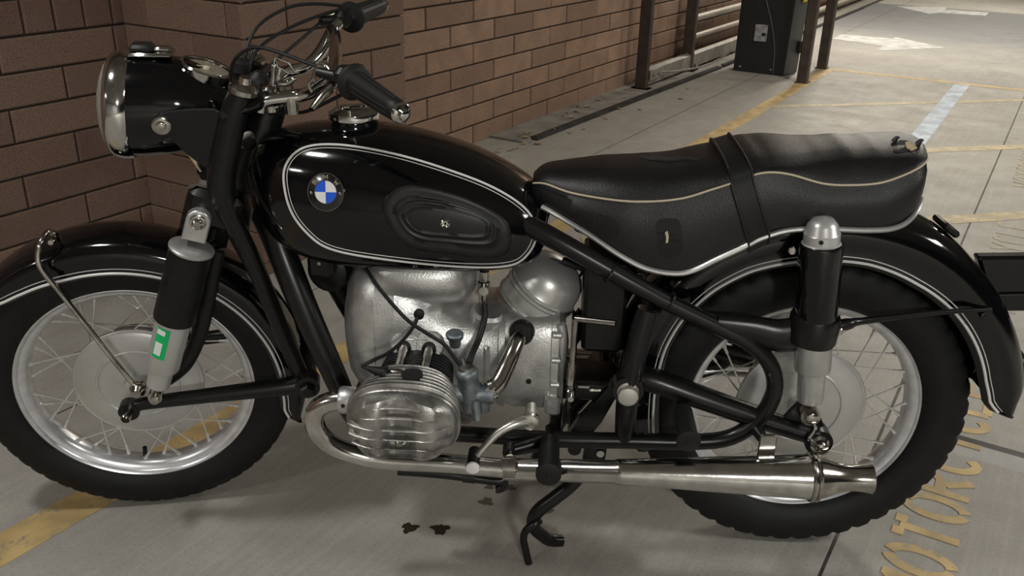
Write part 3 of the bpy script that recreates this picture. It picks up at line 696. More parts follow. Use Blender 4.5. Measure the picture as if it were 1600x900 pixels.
# ---------------------------------------------------------------- handlebar
hb = MB()
half_ = [(-1.070, .055, .955), (-1.045, .075, .968), (-1.010, .085, .975), (-.985, .105, .990), (-.965, .135, 1.012), (-.950, .165, 1.030), (-.935, .190, 1.037), (-.912, .220, 1.037), (-.880, .280, 1.034), (-.852, .345, 1.030)]
hb.tube([Vector((x, -y, z)) for x, y, z in reversed(half_)]+[Vector((-1.078, -.03, .95)), Vector((-1.078, .03, .95))]+[Vector(q) for q in half_], .0122, 16, 5)
H = part(hb, 'handlebar', CHROME, front=True)
s = MB(); s.tube([(-.953, -.155, 1.026), (-.948, -.06, 1.030), (-.948, .06, 1.030), (-.953, .155, 1.026)], .0125, 14, 4); part(s, 'crossbar', CHROME, H)
for sg in (-1, 1):
    a = Vector((-.918, sg*.212, 1.037)); b = Vector((-.850, sg*.350, 1.030)); ax = (b-a).normalized(); L = (b-a).length
    s = MB(); s.lathe([(-.002, .018), (.0, .030), (.005, .0315), (.010, .029), (.014, .0215), (.03, .0215), (L*.5, .0195), (L*.85, .0175), (L*.97, .0175), (L, .014)], a, ax, 28)
    g = part(s, 'grip', RUBBER, H)
    s = MB()
    for k in range(14):
        th = 2*PI*k/14; r0 = (Vector((0, 0, 1))-ax*ax.z).normalized(); r1 = ax.cross(r0); d_ = r0*math.cos(th)+r1*math.sin(th)
        s.tube([a+ax*.03+d_*.0211, a+ax*L*.9+d_*.0172], .0011, 5, 0)
    part(s, 'grip_ribs', RUBBER, g)
    s = MB(); s.lathe([(0, .0165), (.003, .0172), (.007, .015), (.009, .010), (.016, .008), (.018, .004)], b, ax, 24); part(s, 'bar_end', CHROME, g)
    s = MB(); s.box(a-ax*.022+Vector((-.004, 0, .002)), (.036, .034, .034), Matrix.Rotation(sg*-1.1, 3, 'Z'), ch=.009); s.tube([a-ax*.02+Vector((-.01, 0, 0)), a-ax*.03+Vector((-.045, -sg*.012, .004))], [.011, .008], 10, 0); part(s, 'lever_perch', SATIN, H)
# levers (left one seen from behind, silver, dog-leg)
s = MB(); s.tube([F(499, 101, -.150), F(492, 112, -.150), F(489, 124, -.152), F(483, 132, -.15), F(487, 144, -.148)], [.003, .003, .004, .003, .002], 8, 5); s.tube([F(497, 101, -.150), F(510, 106, -.155), F(518, 122, -.170), F(517, 136, -.185), F(502, 152, -.20), F(487, 171, -.215)], [.006, .008, .011, .012, .011, .007], 12, 5, flat=.7); note(part(s, 'clutch_lever', CHROME2, H), 'silver clutch lever')
s = MB(); s.tube([(-.945, .195, 1.035), (-.975, .20, 1.03), (-.975, .26, 1.022), (-.945, .33, 1.018)], [.007, .007, .006, .005], 10, 5, flat=.6); note(part(s, 'brake_lever', CHROME2, H), 'silver brake lever')
s = MB(); s.tube([F(407, 174, -.085), F(410, 162, -.085), F(422, 156, -.085), F(445, 153, -.085), F(472, 150, -.085)], .0105, 14, 5); part(s, 'riser_tube', CHROME, H)
s = MB(); s.box((-1.068, 0, .948), (.04, .12, .026), ch=.008); s.lathe([(-.02, .013), (.022, .013), (.026, .008)], (-1.070, -.05, .955), (0, 0, 1), 12); s.lathe([(-.02, .013), (.022, .013), (.026, .008)], (-1.070, .05, .955), (0, 0, 1), 12); part(s, 'bar_clamp', CHROME2, H)
s = MB(); p0 = F(455, 158, -.085); s.lathe([(-.016, .012), (0, .013), (.014, .012)], p0+Vector((0, 0, -.006)), (0, 0, 1), 14); part(s, 'lower_clamp_nut', CHROME2, H)
# small chrome bracket plate standing on a stem
s = MB(); s.lathe([(0, .015), (.008, .012), (.022, .006), (.050, .0055), (.052, .004)], F(427, 143, -.03), (.14, 0, 1), 14)
fr = [F(430, 90, -.03), F(451, 98, -.03), F(461, 113, -.03), F(436, 106, -.03)]; s.tube(fr, .0016, 6, 0, closed=True)
fr = [F(428, 101, -.032), F(441, 108, -.032), F(452, 114, -.032), F(468, 113, -.032)]; s.tube(fr, .0016, 6, 3)
s.tube([fr[0], F(430, 90, -.03)], .0013, 6, 0); s.tube([F(436, 118, -.03), F(437, 106, -.03)], .003, 6, 0)
part(s, 'mirror_clamp', CHROME, H)
s = MB(); s.tube([F(432, 131, -.02), F(450, 130, -.02), F(458, 124, -.02), F(463, 122, -.02)], [.006, .006, .005, .003], 10, 4); part(s, 'damper_arm', CHROME, H)
s = MB(); s.lathe([(-.04, .022), (-.01, .024), (.0, .018), (.008, .010)], (-1.088, 0, .985), (.3, 0, 1), 24); s.lathe([(-.01, .016), (.008, .015), (.013, .008)], (-1.122, .02, .998), (.2, 0, 1), 20); part(s, 'damper_knob', RUBBER, H)
# cables
def cab(name, pts, r=.0033, front=True, m_=RUBBER, par=None):
    s = MB(); s.tube(pts, r, 8, 6); return part(s, name, m_, par, front=front)
cab('brake_cable', [F(378, 150, .02), F(382, 107, .04), F(387, 72, .06), F(407, 37, .10), F(450, 12, .15), F(490, 6, .18), F(532, 9, .20)])
cab('throttle_cable', [F(384, 148, .0), F(388, 112, .02), F(405, 75, .05), F(450, 45, .12), F(500, 24, .17), F(535, 14, .20)])
cab('switch_cable', [F(380, 152, .0), F(392, 133, .0), F(425, 100, .05), F(465, 66, .11), F(500, 36, .17), F(516, 26, .20)])
cab('clutch_cable', [F(362, 150, -.04), F(360, 118, -.04), F(367, 93, -.05), F(387, 77, -.06), F(412, 75, -.08), F(450, 87, -.11), F(485, 100, -.14), F(512, 108, -.16), F(548, 116, -.185)])
cab('horn_cable', [F(420, 178, -.03), F(442, 176, -.04), F(475, 175, -.07), F(510, 160, -.12), F(545, 142, -.17), F(560, 134, -.19)])
s = MB(); q = F(504, 33, .18); s.box(q, (.016, .014, .018), ch=.004); part(s, 'cable_block', RUBBER, front=True)

# ---------------------------------------------------------------- frame
R_ = .0165
f = MB()
sa = math.radians(23)
f.lathe([(-.11, .030), (-.10, .034), (.09, .034), (.10, .030)], (-1.105, 0, .865), (math.sin(sa), 0, math.cos(sa)), 28)
for sg in (-1, 1):
    Y = lambda y: -y*sg*-1
    q = lambda x, y, z: Vector((x, sg*y, z))
    # down tube, oval and wide
    f.tube([q(-1.105, .018, .80), q(-1.085, .045, .735), q(-1.055, .075, .66), q(-1.01, .10, .545), q(-.955, .118, .41), q(-.925, .125, .335), q(-.89, .130, .305), q(-.82, .130, .300), q(-.60, .135, .300), q(-.50, .14, .303), q(-.37, .14, .308), q(-.24, .14, .313), q(-.165, .14, .328), q(-.115, .14, .375), q(-.095, .14, .435), q(-.108, .14, .49), q(-.15, .14, .535), q(-.215, .137, .567), q(-.305, .133, .607), q(-.40, .128, .655), q(-.513, .115, .712), q(-.60, .09, .745), q(-.70, .06, .765)],
           [.026, .027, .027, .026, .023, .021, .019, R_, R_, R_, R_, R_, R_, R_, R_, .0165, .0165, .0165, .0175, .019, .021, .021], 14, 4)
    f.tube([q(-.350, .13, .595), q(-.362, .133, .53), q(-.373, .137, .42), q(-.374, .138, .313)], [.019, .021, .023, .019], 14, 4)
    f.lathe([(-.02, .030), (.016, .030)], q(-.376, .137, .430), (0, 1, 0), 24)
    # rear upper arm to the shock mount
    f.tube([q(-.22, .137, .572), q(-.15, .138, .565), q(-.10, .140, .556), q(-.045, .142, .570)], [.020, .028, .034, .036], 14, 4, flat=.6, up=(0, 0, 1))
    f.lathe([(-.028, .043), (-.02, .046), (.02, .046), (.028, .043)], q(-.044, .145, .578), (.05, 0, 1), 28)
    f.tube([q(-.036, .142, .575), q(.02, .138, .585), q(.05, .128, .588), q(.20, .105, .602), q(.295, .092, .606)], [.012, .011, .007, .005, .004], 10, 4)
    f.tube([q(-.068, .143, .745), q(-.068, .09, .745)], .010, 10, 0)
f.tube([(-1.12, 0, .83), (-.95, 0, .80), (-.70, 0, .775), (-.50, 0, .76), (-.30, 0, .745)], .02, 12, 4)
for x, z in ((-.374, .35), (-.51, .303), (-.90, .31), (-.34, .58)): f.tube([(x, -.135, z), (x, .135, z)], .014, 12, 0)
fr_ = part(f, 'frame', FRAMEM)
s = MB()
for x, y in ((1047, 470), (1128, 509), (952, 427)):
    s = MB(); s.lathe([(-.002, .0188), (.002, .0188)], B(x, y, -.133), (.85, 0, -.45), 14); part(s, 'tube_joint', FRAMEM, fr_)
for sg in (-1, 1):
    s = MB(); s.lathe([(0, .0205), (.012, .0205), (.016, .019), (.018, .012)], (-.376, sg*.153, .424), (0, sg, 0), 6 if sg > 0 else 24); piv = part(s, 'pivot_cap', mat('bright_zinc_cap', (.62, .61, .56), .3, .8), fr_)
    s = MB(); s.lathe([(-.003, .0235), (.006, .0235), (.008, .019)], (-.376, sg*.150, .428), (0, sg, 0), 24); part(s, 'pivot_ring', CHROME2, fr_)
for x, y, Y_ in ((1310, 516, -.15), (1237, 390, -.13), (1001, 430, -.11)):
    s = MB(); bolt(s, B(x, y, Y_), (0, -1, 0), .008, .008, 8); part(s, 'bolt', CHROME2, fr_)
# rear swing arm
s = MB()
for sg in (-1, 1):
    q = lambda x, y, z: Vector((x, sg*y, z))
    s.tube([q(-.376, .10, .432), q(-.33, .112, .434), q(-.24, .122, .408), q(-.13, .130, .375), q(-.05, .136, .352), q(.0, .138, .340)], [.024, .025, .024, .022, .020, .020], 14, 4)
    s.lathe([(-.022, .027), (.018, .027)], q(.0, .140, .338), (0, 1, 0), 24)
    s.prism([q(-.075, .128, .365), q(-.040, .128, .418), q(-.015, .128, .418), q(.018, .128, .350)], (0, sg*.010, 0))
swa = part(s, 'swing_arm', FRAMEM)
for sg in (-1, 1):
    s = MB(); s.lathe([(0, .0185), (.006, .0185), (.010, .013), (.026, .012), (.028, .008)], (.0, sg*.160, .338), (.05, sg, 0), 16); part(s, 'axle_nut', CHROME2, swa)
s = MB(); s.tube([(-.018, -.160, .392), (-.014, -.166, .372), (-.022, -.168, .352), (-.012, -.168, .340)], .004, 8, 4); part(s, 'washer_tab', CHROME, swa)
# rear shocks
for sg in (-1, 1):
    top = Vector((-.058, sg*.150, .755)); bot = Vector((-.026, sg*.150, .400)); ax = (top-bot).normalized(); L = (top-bot).length
    s = MB(); s.lathe([(L*.44, .036), (L*.45, .0385), (L*.955, .0385), (L*.975, .0375), (L*.98, .033)], bot, ax, 44); sh = part(s, 'rear_shock', PAINT); note(sh, 'rear shock absorber with black cover')
    s = MB(); s.lathe([(L*.965, .0345), (L*.972, .0365), (L*.98, .034), (L*.985, .0315), (L*1.03, .0315), (L*1.035, .0300), (L*1.075, .0265), (L*1.105, .018), (L*1.118, .001)], bot, ax, 40); part(s, 'shock_cap', SILVERP, sh)
    s = MB(); s.lathe([(L*.25, .025), (L*.262, .0325), (L*.275, .034), (L*.46, .034)], bot, ax, 40); part(s, 'alloy_sleeve', ALU, sh)
    s = MB(); s.lathe([(L*.06, .016), (L*.075, .0235), (L*.09, .025), (L*.26, .026)], bot, ax, 32); part(s, 'lower_sleeve', ALU, sh)
    s = MB(); s.lathe([(-.016, .019), (.016, .019)], bot+Vector((0, 0, -.002)), (0, 1, 0), 20); s.lathe([(0, .013), (.028, .013), (.030, .009)], bot, (0, sg, 0), 6); part(s, 'bottom_eye', CHROME2, sh)
    s = MB(); q = bot+ax*L*1.01-Vector((0.006, -.0, 0)); s.lathe([(.0, .004), (.032, .004)], q, (-.1, sg, 0), 10); part(s, 'cap_hole', HOLE, sh)

# ---------------------------------------------------------------- fuel tank
TK = [(-1.116, .815, .785, .012), (-1.108, .845, .745, .055), (-1.090, .868, .710, .085), (-1.055, .884, .680, .112), (-1.0, .894, .657, .130), (-.93, .897, .648, .142), (-.86, .894, .646, .147), (-.78, .880, .646, .148), (-.70, .856, .647, .144), (-.64, .829, .650, .136), (-.59, .800, .656, .122), (-.562, .776, .668, .102), (-.546, .755, .690, .07), (-.540, .735, .71, .02)]
def tank_ring(x, n=56):
    zt, zb, w_ = table(TKs, x); H = zt-zb
    ctl = [(0, 1), (.30, .985), (.60, .925), (.84, .79), (.97, .58), (1.0, .40), (.985, .22), (.93, .09), (.80, .01), (.55, .0), (.25, .03), (0, .05)]
    P = cr([Vector((a*w_, 0, zb+b*H)) for a, b in ctl], 3)
    right = [Vector((x, p.x, p.z)) for p in P]; left = [Vector((x, -p.x, p.z)) for p in reversed(P[1:-1])]
    return right+left
sm = cr([Vector((a, b, c)) for a, b, c, d_ in TK], 5); sw = cr([Vector((a, d_, 0)) for a, b, c, d_ in TK], 5)
TKs = [(p.x, p.y, p.z, max(q.y, .004)) for p, q in zip(sm, sw)]
mb = MB(); mb.loft([tank_ring(p[0]) for p in TKs]); tank = part(mb, 'fuel_tank', PAINT, angle=60); TB = mb.bvh()
def hit(bv, x, y, off=0, fallbackY=-.12):
    d = ray(x, y).normalized(); h = bv.ray_cast(CP, d)
    if h[0] is None: return B(x, y, fallbackY), Vector((0, -1, 0))
    n = h[1]; n = n if n.dot(d) < 0 else -n
    return h[0]+n*off, n
def surf_line(bv, pts, rad, name, m_, par, closed=True, off=.0005, res=6, n=6):
    P2 = cr([Vector((x, y, 0)) for x, y in pts], res, closed)
    L = []
    for p in P2:
        d = ray(p.x, p.y).normalized(); h = bv.ray_cast(CP, d)
        if h[0] is None: continue
        nn = h[1] if h[1].dot(d) < 0 else -h[1]
        L.append(h[0]+nn*off)
    for _ in range(3): L = [(L[i-1]+L[i]*2+L[(i+1) % len(L)])/4 if (closed or 0 < i < len(L)-1) else L[i] for i in range(len(L))]
    s = MB(); s.tube(L, rad, n, 0, closed=closed); return part(s, name, m_, par)
TS = [(443, 279), (450, 251.7), (470.5, 232.7), (505, 225.8), (556.6, 229.3), (625.5, 243), (694.4, 263.7), (763.2, 289.5), (814.9, 320.5), (835, 348), (837, 372), (825.2, 396.3), (797.7, 414.5), (728.8, 417), (625.5, 408), (522.2, 391.5), (480.9, 365.3), (453.3, 327.4)]
surf_line(TB, TS, .0024, 'pinstripe', PIN, tank)
cx, cy_ = 645, 330
TS2 = []
for i, (x, y) in enumerate(TS):
    a = Vector(TS[i-1]); b = Vector(TS[(i+1) % len(TS)]); t = (b-a).normalized(); nrm = Vector((-t.y, t.x))
    if nrm.dot(Vector((cx, cy_))-Vector((x, y))) < 0: nrm = -nrm
    TS2.append((x+nrm.x*5.2, y+nrm.y*5.2))
surf_line(TB, TS2, .0008, 'pinstripe', PIN, tank)
# tool box lid in the tank side
LID = [(597, 330), (603, 305), (622, 290), (650, 287), (700, 298), (755, 320), (792, 346), (800, 372), (792, 398), (762, 404), (700, 397), (650, 390), (618, 370)]
def inset(P, d_, c=(697, 346)):
    return [(c[0]+(x-c[0])*(1-d_/98), c[1]+(y-c[1])*(1-d_/60)) for x, y in P]
def surf_pad(bv, outs, name, m_, par, n_in):
    """stack of inset rings (pixel outline, height) closed by a centre fan"""
    rings = []
    for P, off in outs:
        P2 = cr([Vector((x, y, 0)) for x, y in P], 6, True); rings.append([hit(bv, p.x, p.y, off)[0] for p in P2])
    mb = MB(); mb.loft(rings, cap0=False, cap1=True); return part(mb, name, m_, par, angle=50)
lid = surf_pad(TB, [(LID, -.002), (inset(LID, 3), .006), (inset(LID, 8), .0075), (inset(LID, 14), .0055), (inset(LID, 22), .0045), (inset(LID, 23.5), .0062), (inset(LID, 26), .0062), (inset(LID, 27.5), .0045), (inset(LID, 33), .0045), (inset(LID, 34.5), .0062), (inset(LID, 36.5), .0062), (inset(LID, 38), .0045), (inset(LID, 42), .0048)], 'toolbox_lid', SATIN, tank, 0)
p, n_ = hit(TB, 696, 348, .004)
s = MB(); s.lathe([(0, .0085), (.003, .0085), (.0045, .006), (.003, .0045)], p, n_, 20); lk = part(s, 'lock', CHROME2, tank)
s = MB(); s.lathe([(.002, .0025), (.0038, .0025)], p, n_, 8); part(s, 'keyhole', HOLE, tank)
# emblem
ep, en = hit(TB, 510, 300, .0005); en = (en+Vector((0, -.02, 0))).normalized()
ex = (Vector((1, 0, .02))-en*Vector((1, 0, .02)).dot(en)).normalized(); ey = en.cross(ex)*-1
if ey.z < 0: ey = -ey
def EP(x, y, z=0): return ep+ex*x+ey*y+en*z
def sector(mb, r0, r1, a0, a1, z0, z1, n=10):
    rings = []
    for i in range(n+1):
        a = math.radians(lerp(a0, a1, i/n)); c_, s_ = math.cos(a), math.sin(a)
        rings.append([EP(r0*c_, r0*s_, z0), EP(r1*c_, r1*s_, z0), EP(r1*c_, r1*s_, z1), EP(r0*c_, r0*s_, z1)])
    mb.loft(rings)
s = MB(); s.lathe([(-.004, .0345), (.0022, .0345), (.003, .033)], ep, en, 48); emb = part(s, 'tank_emblem', EBLACK, tank, smooth=True)
s = MB(); sector(s, .0333, .0348, 0, 360, .0015, .0036, 48); sector(s, .0205, .0216, 0, 360, .0015, .0036, 48); part(s, 'emblem_ring', CHROME2, tank, smooth=False)
s = MB(); sector(s, .0001, .0205, 90, 180, .0028, .0034); sector(s, .0001, .0205, 270, 360, .0028, .0034); part(s, 'emblem_quarter', BLUE, tank, smooth=False)
s = MB(); sector(s, .0001, .0205, 0, 90, .0028, .0034); sector(s, .0001, .0205, 180, 270, .0028, .0034); part(s, 'emblem_quarter', EWHITE, tank, smooth=False)
s = MB()
for chh, ang in (('B', 140), ('M', 90), ('W', 40)):
    a = math.radians(ang); o_ = Vector((math.cos(a), math.sin(a))); tdir = Vector((o_.y, -o_.x)); lw, lh = (.0055 if chh == 'B' else .0085), .0078
    for st_ in GL[chh]:
        pts = []
        for p_ in st_:
            q = o_*.0232+tdir*((p_[0]-.5)*lw)+o_*(p_[1]*lh); pts.append(EP(q.x, q.y, .0034))
        s.tube(pts, .00045, 5, 0)
part(s, 'emblem_letters', CREAM, tank)
for xx in (-.0275, .0275):
    s = MB(); s.lathe([(.002, .003), (.0042, .0028), (.0048, .001)], EP(xx, -.002), en, 10); part(s, 'emblem_screw', CHROME2, tank)
# filler cap
fc = Vector((-.918, 0, .893))
s = MB(); s.lathe([(-.01, .046), (.006, .046), (.010, .043), (.014, .043)], fc, (0, 0, 1), 40); part(s, 'filler_neck', PAINT, tank)
s = MB(); s.lathe([(.012, .044), (.014, .0475), (.022, .0485), (.026, .0475), (.028, .043), (.033, .036), (.035, .02), (.035, .001)], fc, (0, 0, 1), 48); s.box(fc+Vector((.0, 0, .037)), (.05, .008, .006), Matrix.Rotation(.4, 3, 'Z'), ch=.002); s.box(fc+Vector((-.008, -.015, .038)), (.012, .016, .004), ch=.001); part(s, 'filler_cap', CHROME, tank)
# nickel vent clip beside the steering head
s = MB(); s.lathe([(-.002, .018), (.002, .018)], B(388, 220, -.045), (.8, -.55, .1), 20); part(s, 'steering_lock_cover', CHROME2, tank)
# nose guard tube in front of the tank
s = MB(); s.tube([B(402, 245, -.06), B(396, 262, -.07), B(400, 285, -.085), B(415, 318, -.10), B(440, 352, -.11), B(478, 392, -.115)], [.004, .008, .010, .010, .008, .004], 10, 5, flat=.5); part(s, 'tank_flange', PAINT, tank)

# ---------------------------------------------------------------- seat
SPI = [(-.575, .03, .800), (-.568, .040, .804), (-.548, .058, .808), (-.50, .085, .801), (-.42, .112, .799), (-.359, .120, .802), (-.304, .125, .812), (-.259, .126, .829), (-.224, .127, .843), (-.202, .127, .854), (-.166, .127, .865), (-.125, .126, .863), (-.063, .125, .848), (-.009, .123, .847), (.036, .120, .852), (.075, .115, .866), (.105, .105, .880), (.122, .085, .888), (.130, .06, .892)]
SBO = [(-.575, .764), (-.545, .762), (-.473, .733), (-.413, .700), (-.363, .677), (-.314, .670), (-.276, .677), (-.231, .704), (-.191, .727), (-.156, .748), (-.112, .763), (-.056, .768), (.027, .767), (.072, .771), (.10, .785), (.130, .82)]
def smooth_tab(T, res=6):
    k = len(T[0]); out = []
    cols = [cr([Vector((t[0], t[j], 0)) for t in T], res) for j in range(1, k)]
    return [(cols[0][i].x, *[c_[i].y for c_ in cols]) for i in range(len(cols[0]))]
SPI_ = smooth_tab(SPI); SBO_ = smooth_tab(SBO)
def seat_ring(x):
    w_, zp = table(SPI_, x); zb, = table(SBO_, x)
    t = (x+.575)/.705; ends = min(1, math.sin(PI*min(max(t, 0), 1))**.35+.15)
    crown = table([(-.575, .010), (-.54, .022), (-.50, .034), (-.44, .044), (-.36, .046), (-.28, .038), (-.21, .024), (-.16, .019), (-.12, .028), (-.06, .046), (-.01, .052), (.04, .048), (.08, .034), (.12, .018), (.14, .010)], x)[0]
    wb = w_+.007
    H = zp-zb
    pr_ = [(wb*.985, zb-.004), (wb, zb+.004), (wb+.004, zb+H*.25), (wb+.006, zb+H*.5), (wb+.003, zb+H*.78), (w_+.002, zp-.008), (w_, zp), (w_*.985, zp+.004), (w_*.90, zp+crown*.42), (w_*.72, zp+crown*.76), (w_*.42, zp+crown*.96), (0, zp+crown)]
    P = [Vector((x, -y, z)) for y, z in pr_]+[Vector((x, y, z)) for y, z in reversed(pr_[:-1])]
    return P
NS = 80; mb = MB(); rg = []
for k in range(NS+1):
    x = lerp(-.575, .130, k/NS); r = seat_ring(x)
    if k in (0, NS): r = [Vector((p.x, p.y*.9, p.z)) for p in r]
    rg.append(r)
mb.loft(rg); seat = part(mb, 'seat', VINYL, angle=50); SB_ = mb.bvh()
for sg in (-1, 1):
    pts = [Vector((x, sg*(table(SPI_, x)[0]+.0015), table(SPI_, x)[1]+.0005)) for x in [lerp(-.574, .129, k/120) for k in range(121)]]
    s = MB(); s.tube(pts, .0019, 6, 0); part(s, 'seat_piping', CREAM, seat)
    pts = [Vector((x, sg*(table(SPI_, x)[0]+.0095), table(SBO_, x)[0])) for x in [lerp(-.555, .126, k/120) for k in range(121)]]
    s = MB(); s.tube(pts, .0052, 8, 0); part(s, 'seat_trim', ALU, seat)
# strap over the seat
x0, x1 = -.222, -.176
mb = MB(); rs = []
def strap_pt(i, xo, off):
    # x shifts rearwards going down the side
    r0 = seat_ring(-.205); 
    return None
nP = len(seat_ring(0)); L0 = []; 
for i in range(nP):
    zz = seat_ring(-.22)[i].z; t = (.88-zz)/.2
    xc = -.218+max(0, t)*.064
    a = seat_ring(xc-.017)[i]; b = seat_ring(xc+.017)[i]; a = a.copy(); b = b.copy()
    outw = Vector((0, (1 if a.y > 0 else -1) if i < 7 or i > nP-8 else 0, 1 if 5 < i < nP-6 else 0)).normalized()*.0055
    if i in (0, nP-1): a.z -= .012; b.z -= .012
    rs.append([a+outw, b+outw, b-outw*.8, a-outw*.8])
mb.loft(rs); strap = part(mb, 'seat_strap', RUBBER, seat, angle=40)
for idx, nm_, mt_, rd, lo_, hi_ in ((0, 'strap_edge', VINYL, .0022, 0, nP), (1, 'strap_edge', VINYL, .0022, 0, nP), (1, 'strap_edge_highlight', CREAM, .0011, 7, 17)):  # cream tube on the rear edge paints in the strap's bright highlight
    s = MB(); s.tube([rs[i][idx]+(rs[i][idx]-rs[i][3-idx]).normalized()*.0012 for i in range(lo_, hi_)], rd, 6, 2); part(s, nm_, mt_, strap)
# wear: tears and patches in the vinyl
def tear(pts, m_, name, off=.0008, lab=None):
    P = [hit(SB_, x, y, off)[0] for x, y in pts]; c = sum(P, Vector())/len(P); mb = MB()
    nrm = hit(SB_, sum(p[0] for p in pts)/len(pts), sum(p[1] for p in pts)/len(pts))[1]
    mb.loft([[p-nrm*.003 for p in P], P]); o = part(mb, name, m_, seat, smooth=False)
    if lab: note(o, lab)
tear([(998, 246), (1012, 243), (1030, 244), (1042, 247), (1062, 245), (1098, 248), (1088, 251), (1070, 250), (1045, 253), (1012, 250)], HOLE, 'seat_tear')
tear([(1395, 237), (1399, 225), (1406, 219), (1418, 220), (1424, 224), (1430, 231), (1420, 236), (1405, 239)], HOLE, 'seat_tear', .0006)
tear([(1414, 224), (1420, 222), (1428, 226), (1433, 232), (1424, 236), (1416, 232)], FOAM, 'seat_foam', .002)
s = MB()
for a, b in ((1396, 222), (1433, 226)):
    s = MB(); p, n_ = hit(SB_, a, b, 0, .03); s.tube([p, p+n_*.005+Vector((.005, 0, .003)), p+n_*.006+Vector((.010, 0, .002))], [.006, .004, .001], 6, 3, flat=.3); part(s, 'torn_vinyl', VINYL, seat)
def patch(pts, off=.0012):
    P2 = cr([Vector((x, y, 0)) for x, y in pts], 4, True); mb = MB(); c = Vector((sum(p[0] for p in pts)/len(pts), sum(p[1] for p in pts)/len(pts), 0))
    rings = []
    for k_, o_ in ((1.0, -.001), (.97, off), (.88, off), (.4, off)):
        rings.append([hit(SB_, c.x+(p.x-c.x)*k_, c.y+(p.y-c.y)*k_, o_)[0] for p in P2])
    mb.loft(rings, cap0=False); part(mb, 'vinyl_patch', RUBBER, seat)
patch([(898, 330), (912, 330), (940, 336), (962, 344), (969, 358), (962, 371), (945, 372), (920, 358), (903, 344)])
patch([(1026, 346), (1045, 341), (1062, 346), (1066, 372), (1064, 396), (1046, 403), (1030, 398), (1028, 372)])
tear([(1039, 363), (1043, 360), (1045, 368), (1044, 378), (1040, 379), (1041, 371)], FOAM, 'seat_foam', .003)
tear([(927, 344), (932, 338), (934, 347), (944, 352), (934, 354), (930, 360), (926, 352)], HOLE, 'seat_tear', .002)
s = MB()
for a, b, c_, d_ in ((1027, 362, 1040, 366), (1028, 374, 1040, 371), (1046, 368, 1060, 366), (1045, 374, 1061, 376), (898, 333, 912, 336), (912, 341, 926, 345)):
    s = MB(); s.tube([hit(SB_, a, b, .002)[0], hit(SB_, c_, d_, .002)[0]], .0008, 5, 0); part(s, 'patch_stitch', RUBBER, seat)
# black pan and battery area below the seat
s = MB(); s.box((-.40, 0, .715), (.20, .16, .05), Matrix.Rotation(.35, 3, 'Y'), ch=.01); s.tube([(-.30, -.08, .72), (-.05, -.08, .77), (.08, -.07, .78)], .012, 8, 3); s.tube([(-.30, .08, .72), (-.05, .08, .77), (.08, .07, .78)], .012, 8, 3); part(s, 'seat_pan', SATIN)
s = MB(); s.box((-.425, .0, .565), (.085, .14, .20), ch=.008); bt = part(s, 'battery_box', SATIN)
s = MB(); s.tube([B(925, 405, -.02), B(912, 430, -.02), B(915, 460, -.02), B(930, 480, -.02), B(945, 468, -.02)], .0022, 6, 5); s.tube([B(893, 415, .0), B(905, 432, .0), B(912, 418, .0)], .003, 6, 4); part(s, 'battery_cable', RUBBER, bt)

# ---------------------------------------------------------------- engine
def sect(x, hw, zc, hz, n=40, ex=2.6, yc=0):
    P = []
    for k in range(n):
        a = 2*PI*k/n; c_, s_ = math.cos(a), math.sin(a)
        P.append(Vector((x, yc+hw*math.copysign(abs(c_)**(2/ex), c_), zc+hz*math.copysign(abs(s_)**(2/ex), s_))))
    return P
mb = MB(); E_ = [(-.948, .02, .485, .02), (-.945, .06, .485, .07), (-.935, .085, .486, .115), (-.915, .105, .487, .142), (-.885, .115, .487, .154), (-.874, .117, .487, .156), (-.8735, .1145, .487, .154), (-.835, .1155, .486, .154), (-.8345, .118, .486, .156), (-.80, .119, .478, .150), (-.77, .119, .462, .136), (-.74, .118, .448, .122), (-.70, .118, .440, .114), (-.66, .118, .438, .112), (-.632, .118, .438, .114), (-.630, .122, .438, .118), (-.618, .122, .438, .118), (-.616, .112, .438, .110)]
mb.loft([sect(x, a, zc, b) for x, a, zc, b in E_])
eng = part(mb, 'engine_block', CAST, angle=45); note(eng, 'cast aluminium crankcase')
mb = MB()   # rounded air duct along the top of the engine
D_ = [(-.90, .06, .045), (-.87, .098, .060), (-.83, .108, .066), (-.78, .109, .067), (-.735, .104, .066), (-.705, .092, .060), (-.688, .074, .050), (-.678, .050, .036), (-.674, .02, .014)]
mb.loft([sect(x, a, .612, h_, ex=2.2) for x, a, h_ in smooth_tab(D_, 4)]); part(mb, 'air_duct', CAST, eng, angle=50)
s = MB(); s.lathe([(0, .030), (.006, .030), (.012, .026)], (-.813, -.112, .490), (0, -1, .3), 24); s.lathe([(0, .030), (.006, .030), (.012, .026)], (-.764, -.112, .490), (0, -1, .3), 24); s.box((-.788, -.114, .492), (.05, .014, .03), ch=.004); part(s, 'tappet_flange', CAST, eng)
s = MB(); s.box((-.652, -.118, .43), (.012, .014, .13), ch=.004); part(s, 'case_rib', CAST, eng)
s = MB(); s.lathe([(-.10, .034), (.0, .034), (.006, .028)], (-.655, -.07, .545), (.2, -.2, 1), 20); part(s, 'case_turret', CAST, eng)
s = MB(); p = B(637, 420, -.05); s.lathe([(0, .012), (.008, .011), (.010, .006), (.016, .006)], p+Vector((0, 0, .0)), (0, -.3, 1), 12); s.lathe([(-.02, .014), (-.006, .012)], p, (0, -.3, 1), 12); part(s, 'duct_stud', CHROME2, eng)
s = MB(); s.box((-.80, 0, .325), (.27, .20, .07), ch=.02); part(s, 'oil_sump', CASTD, eng)
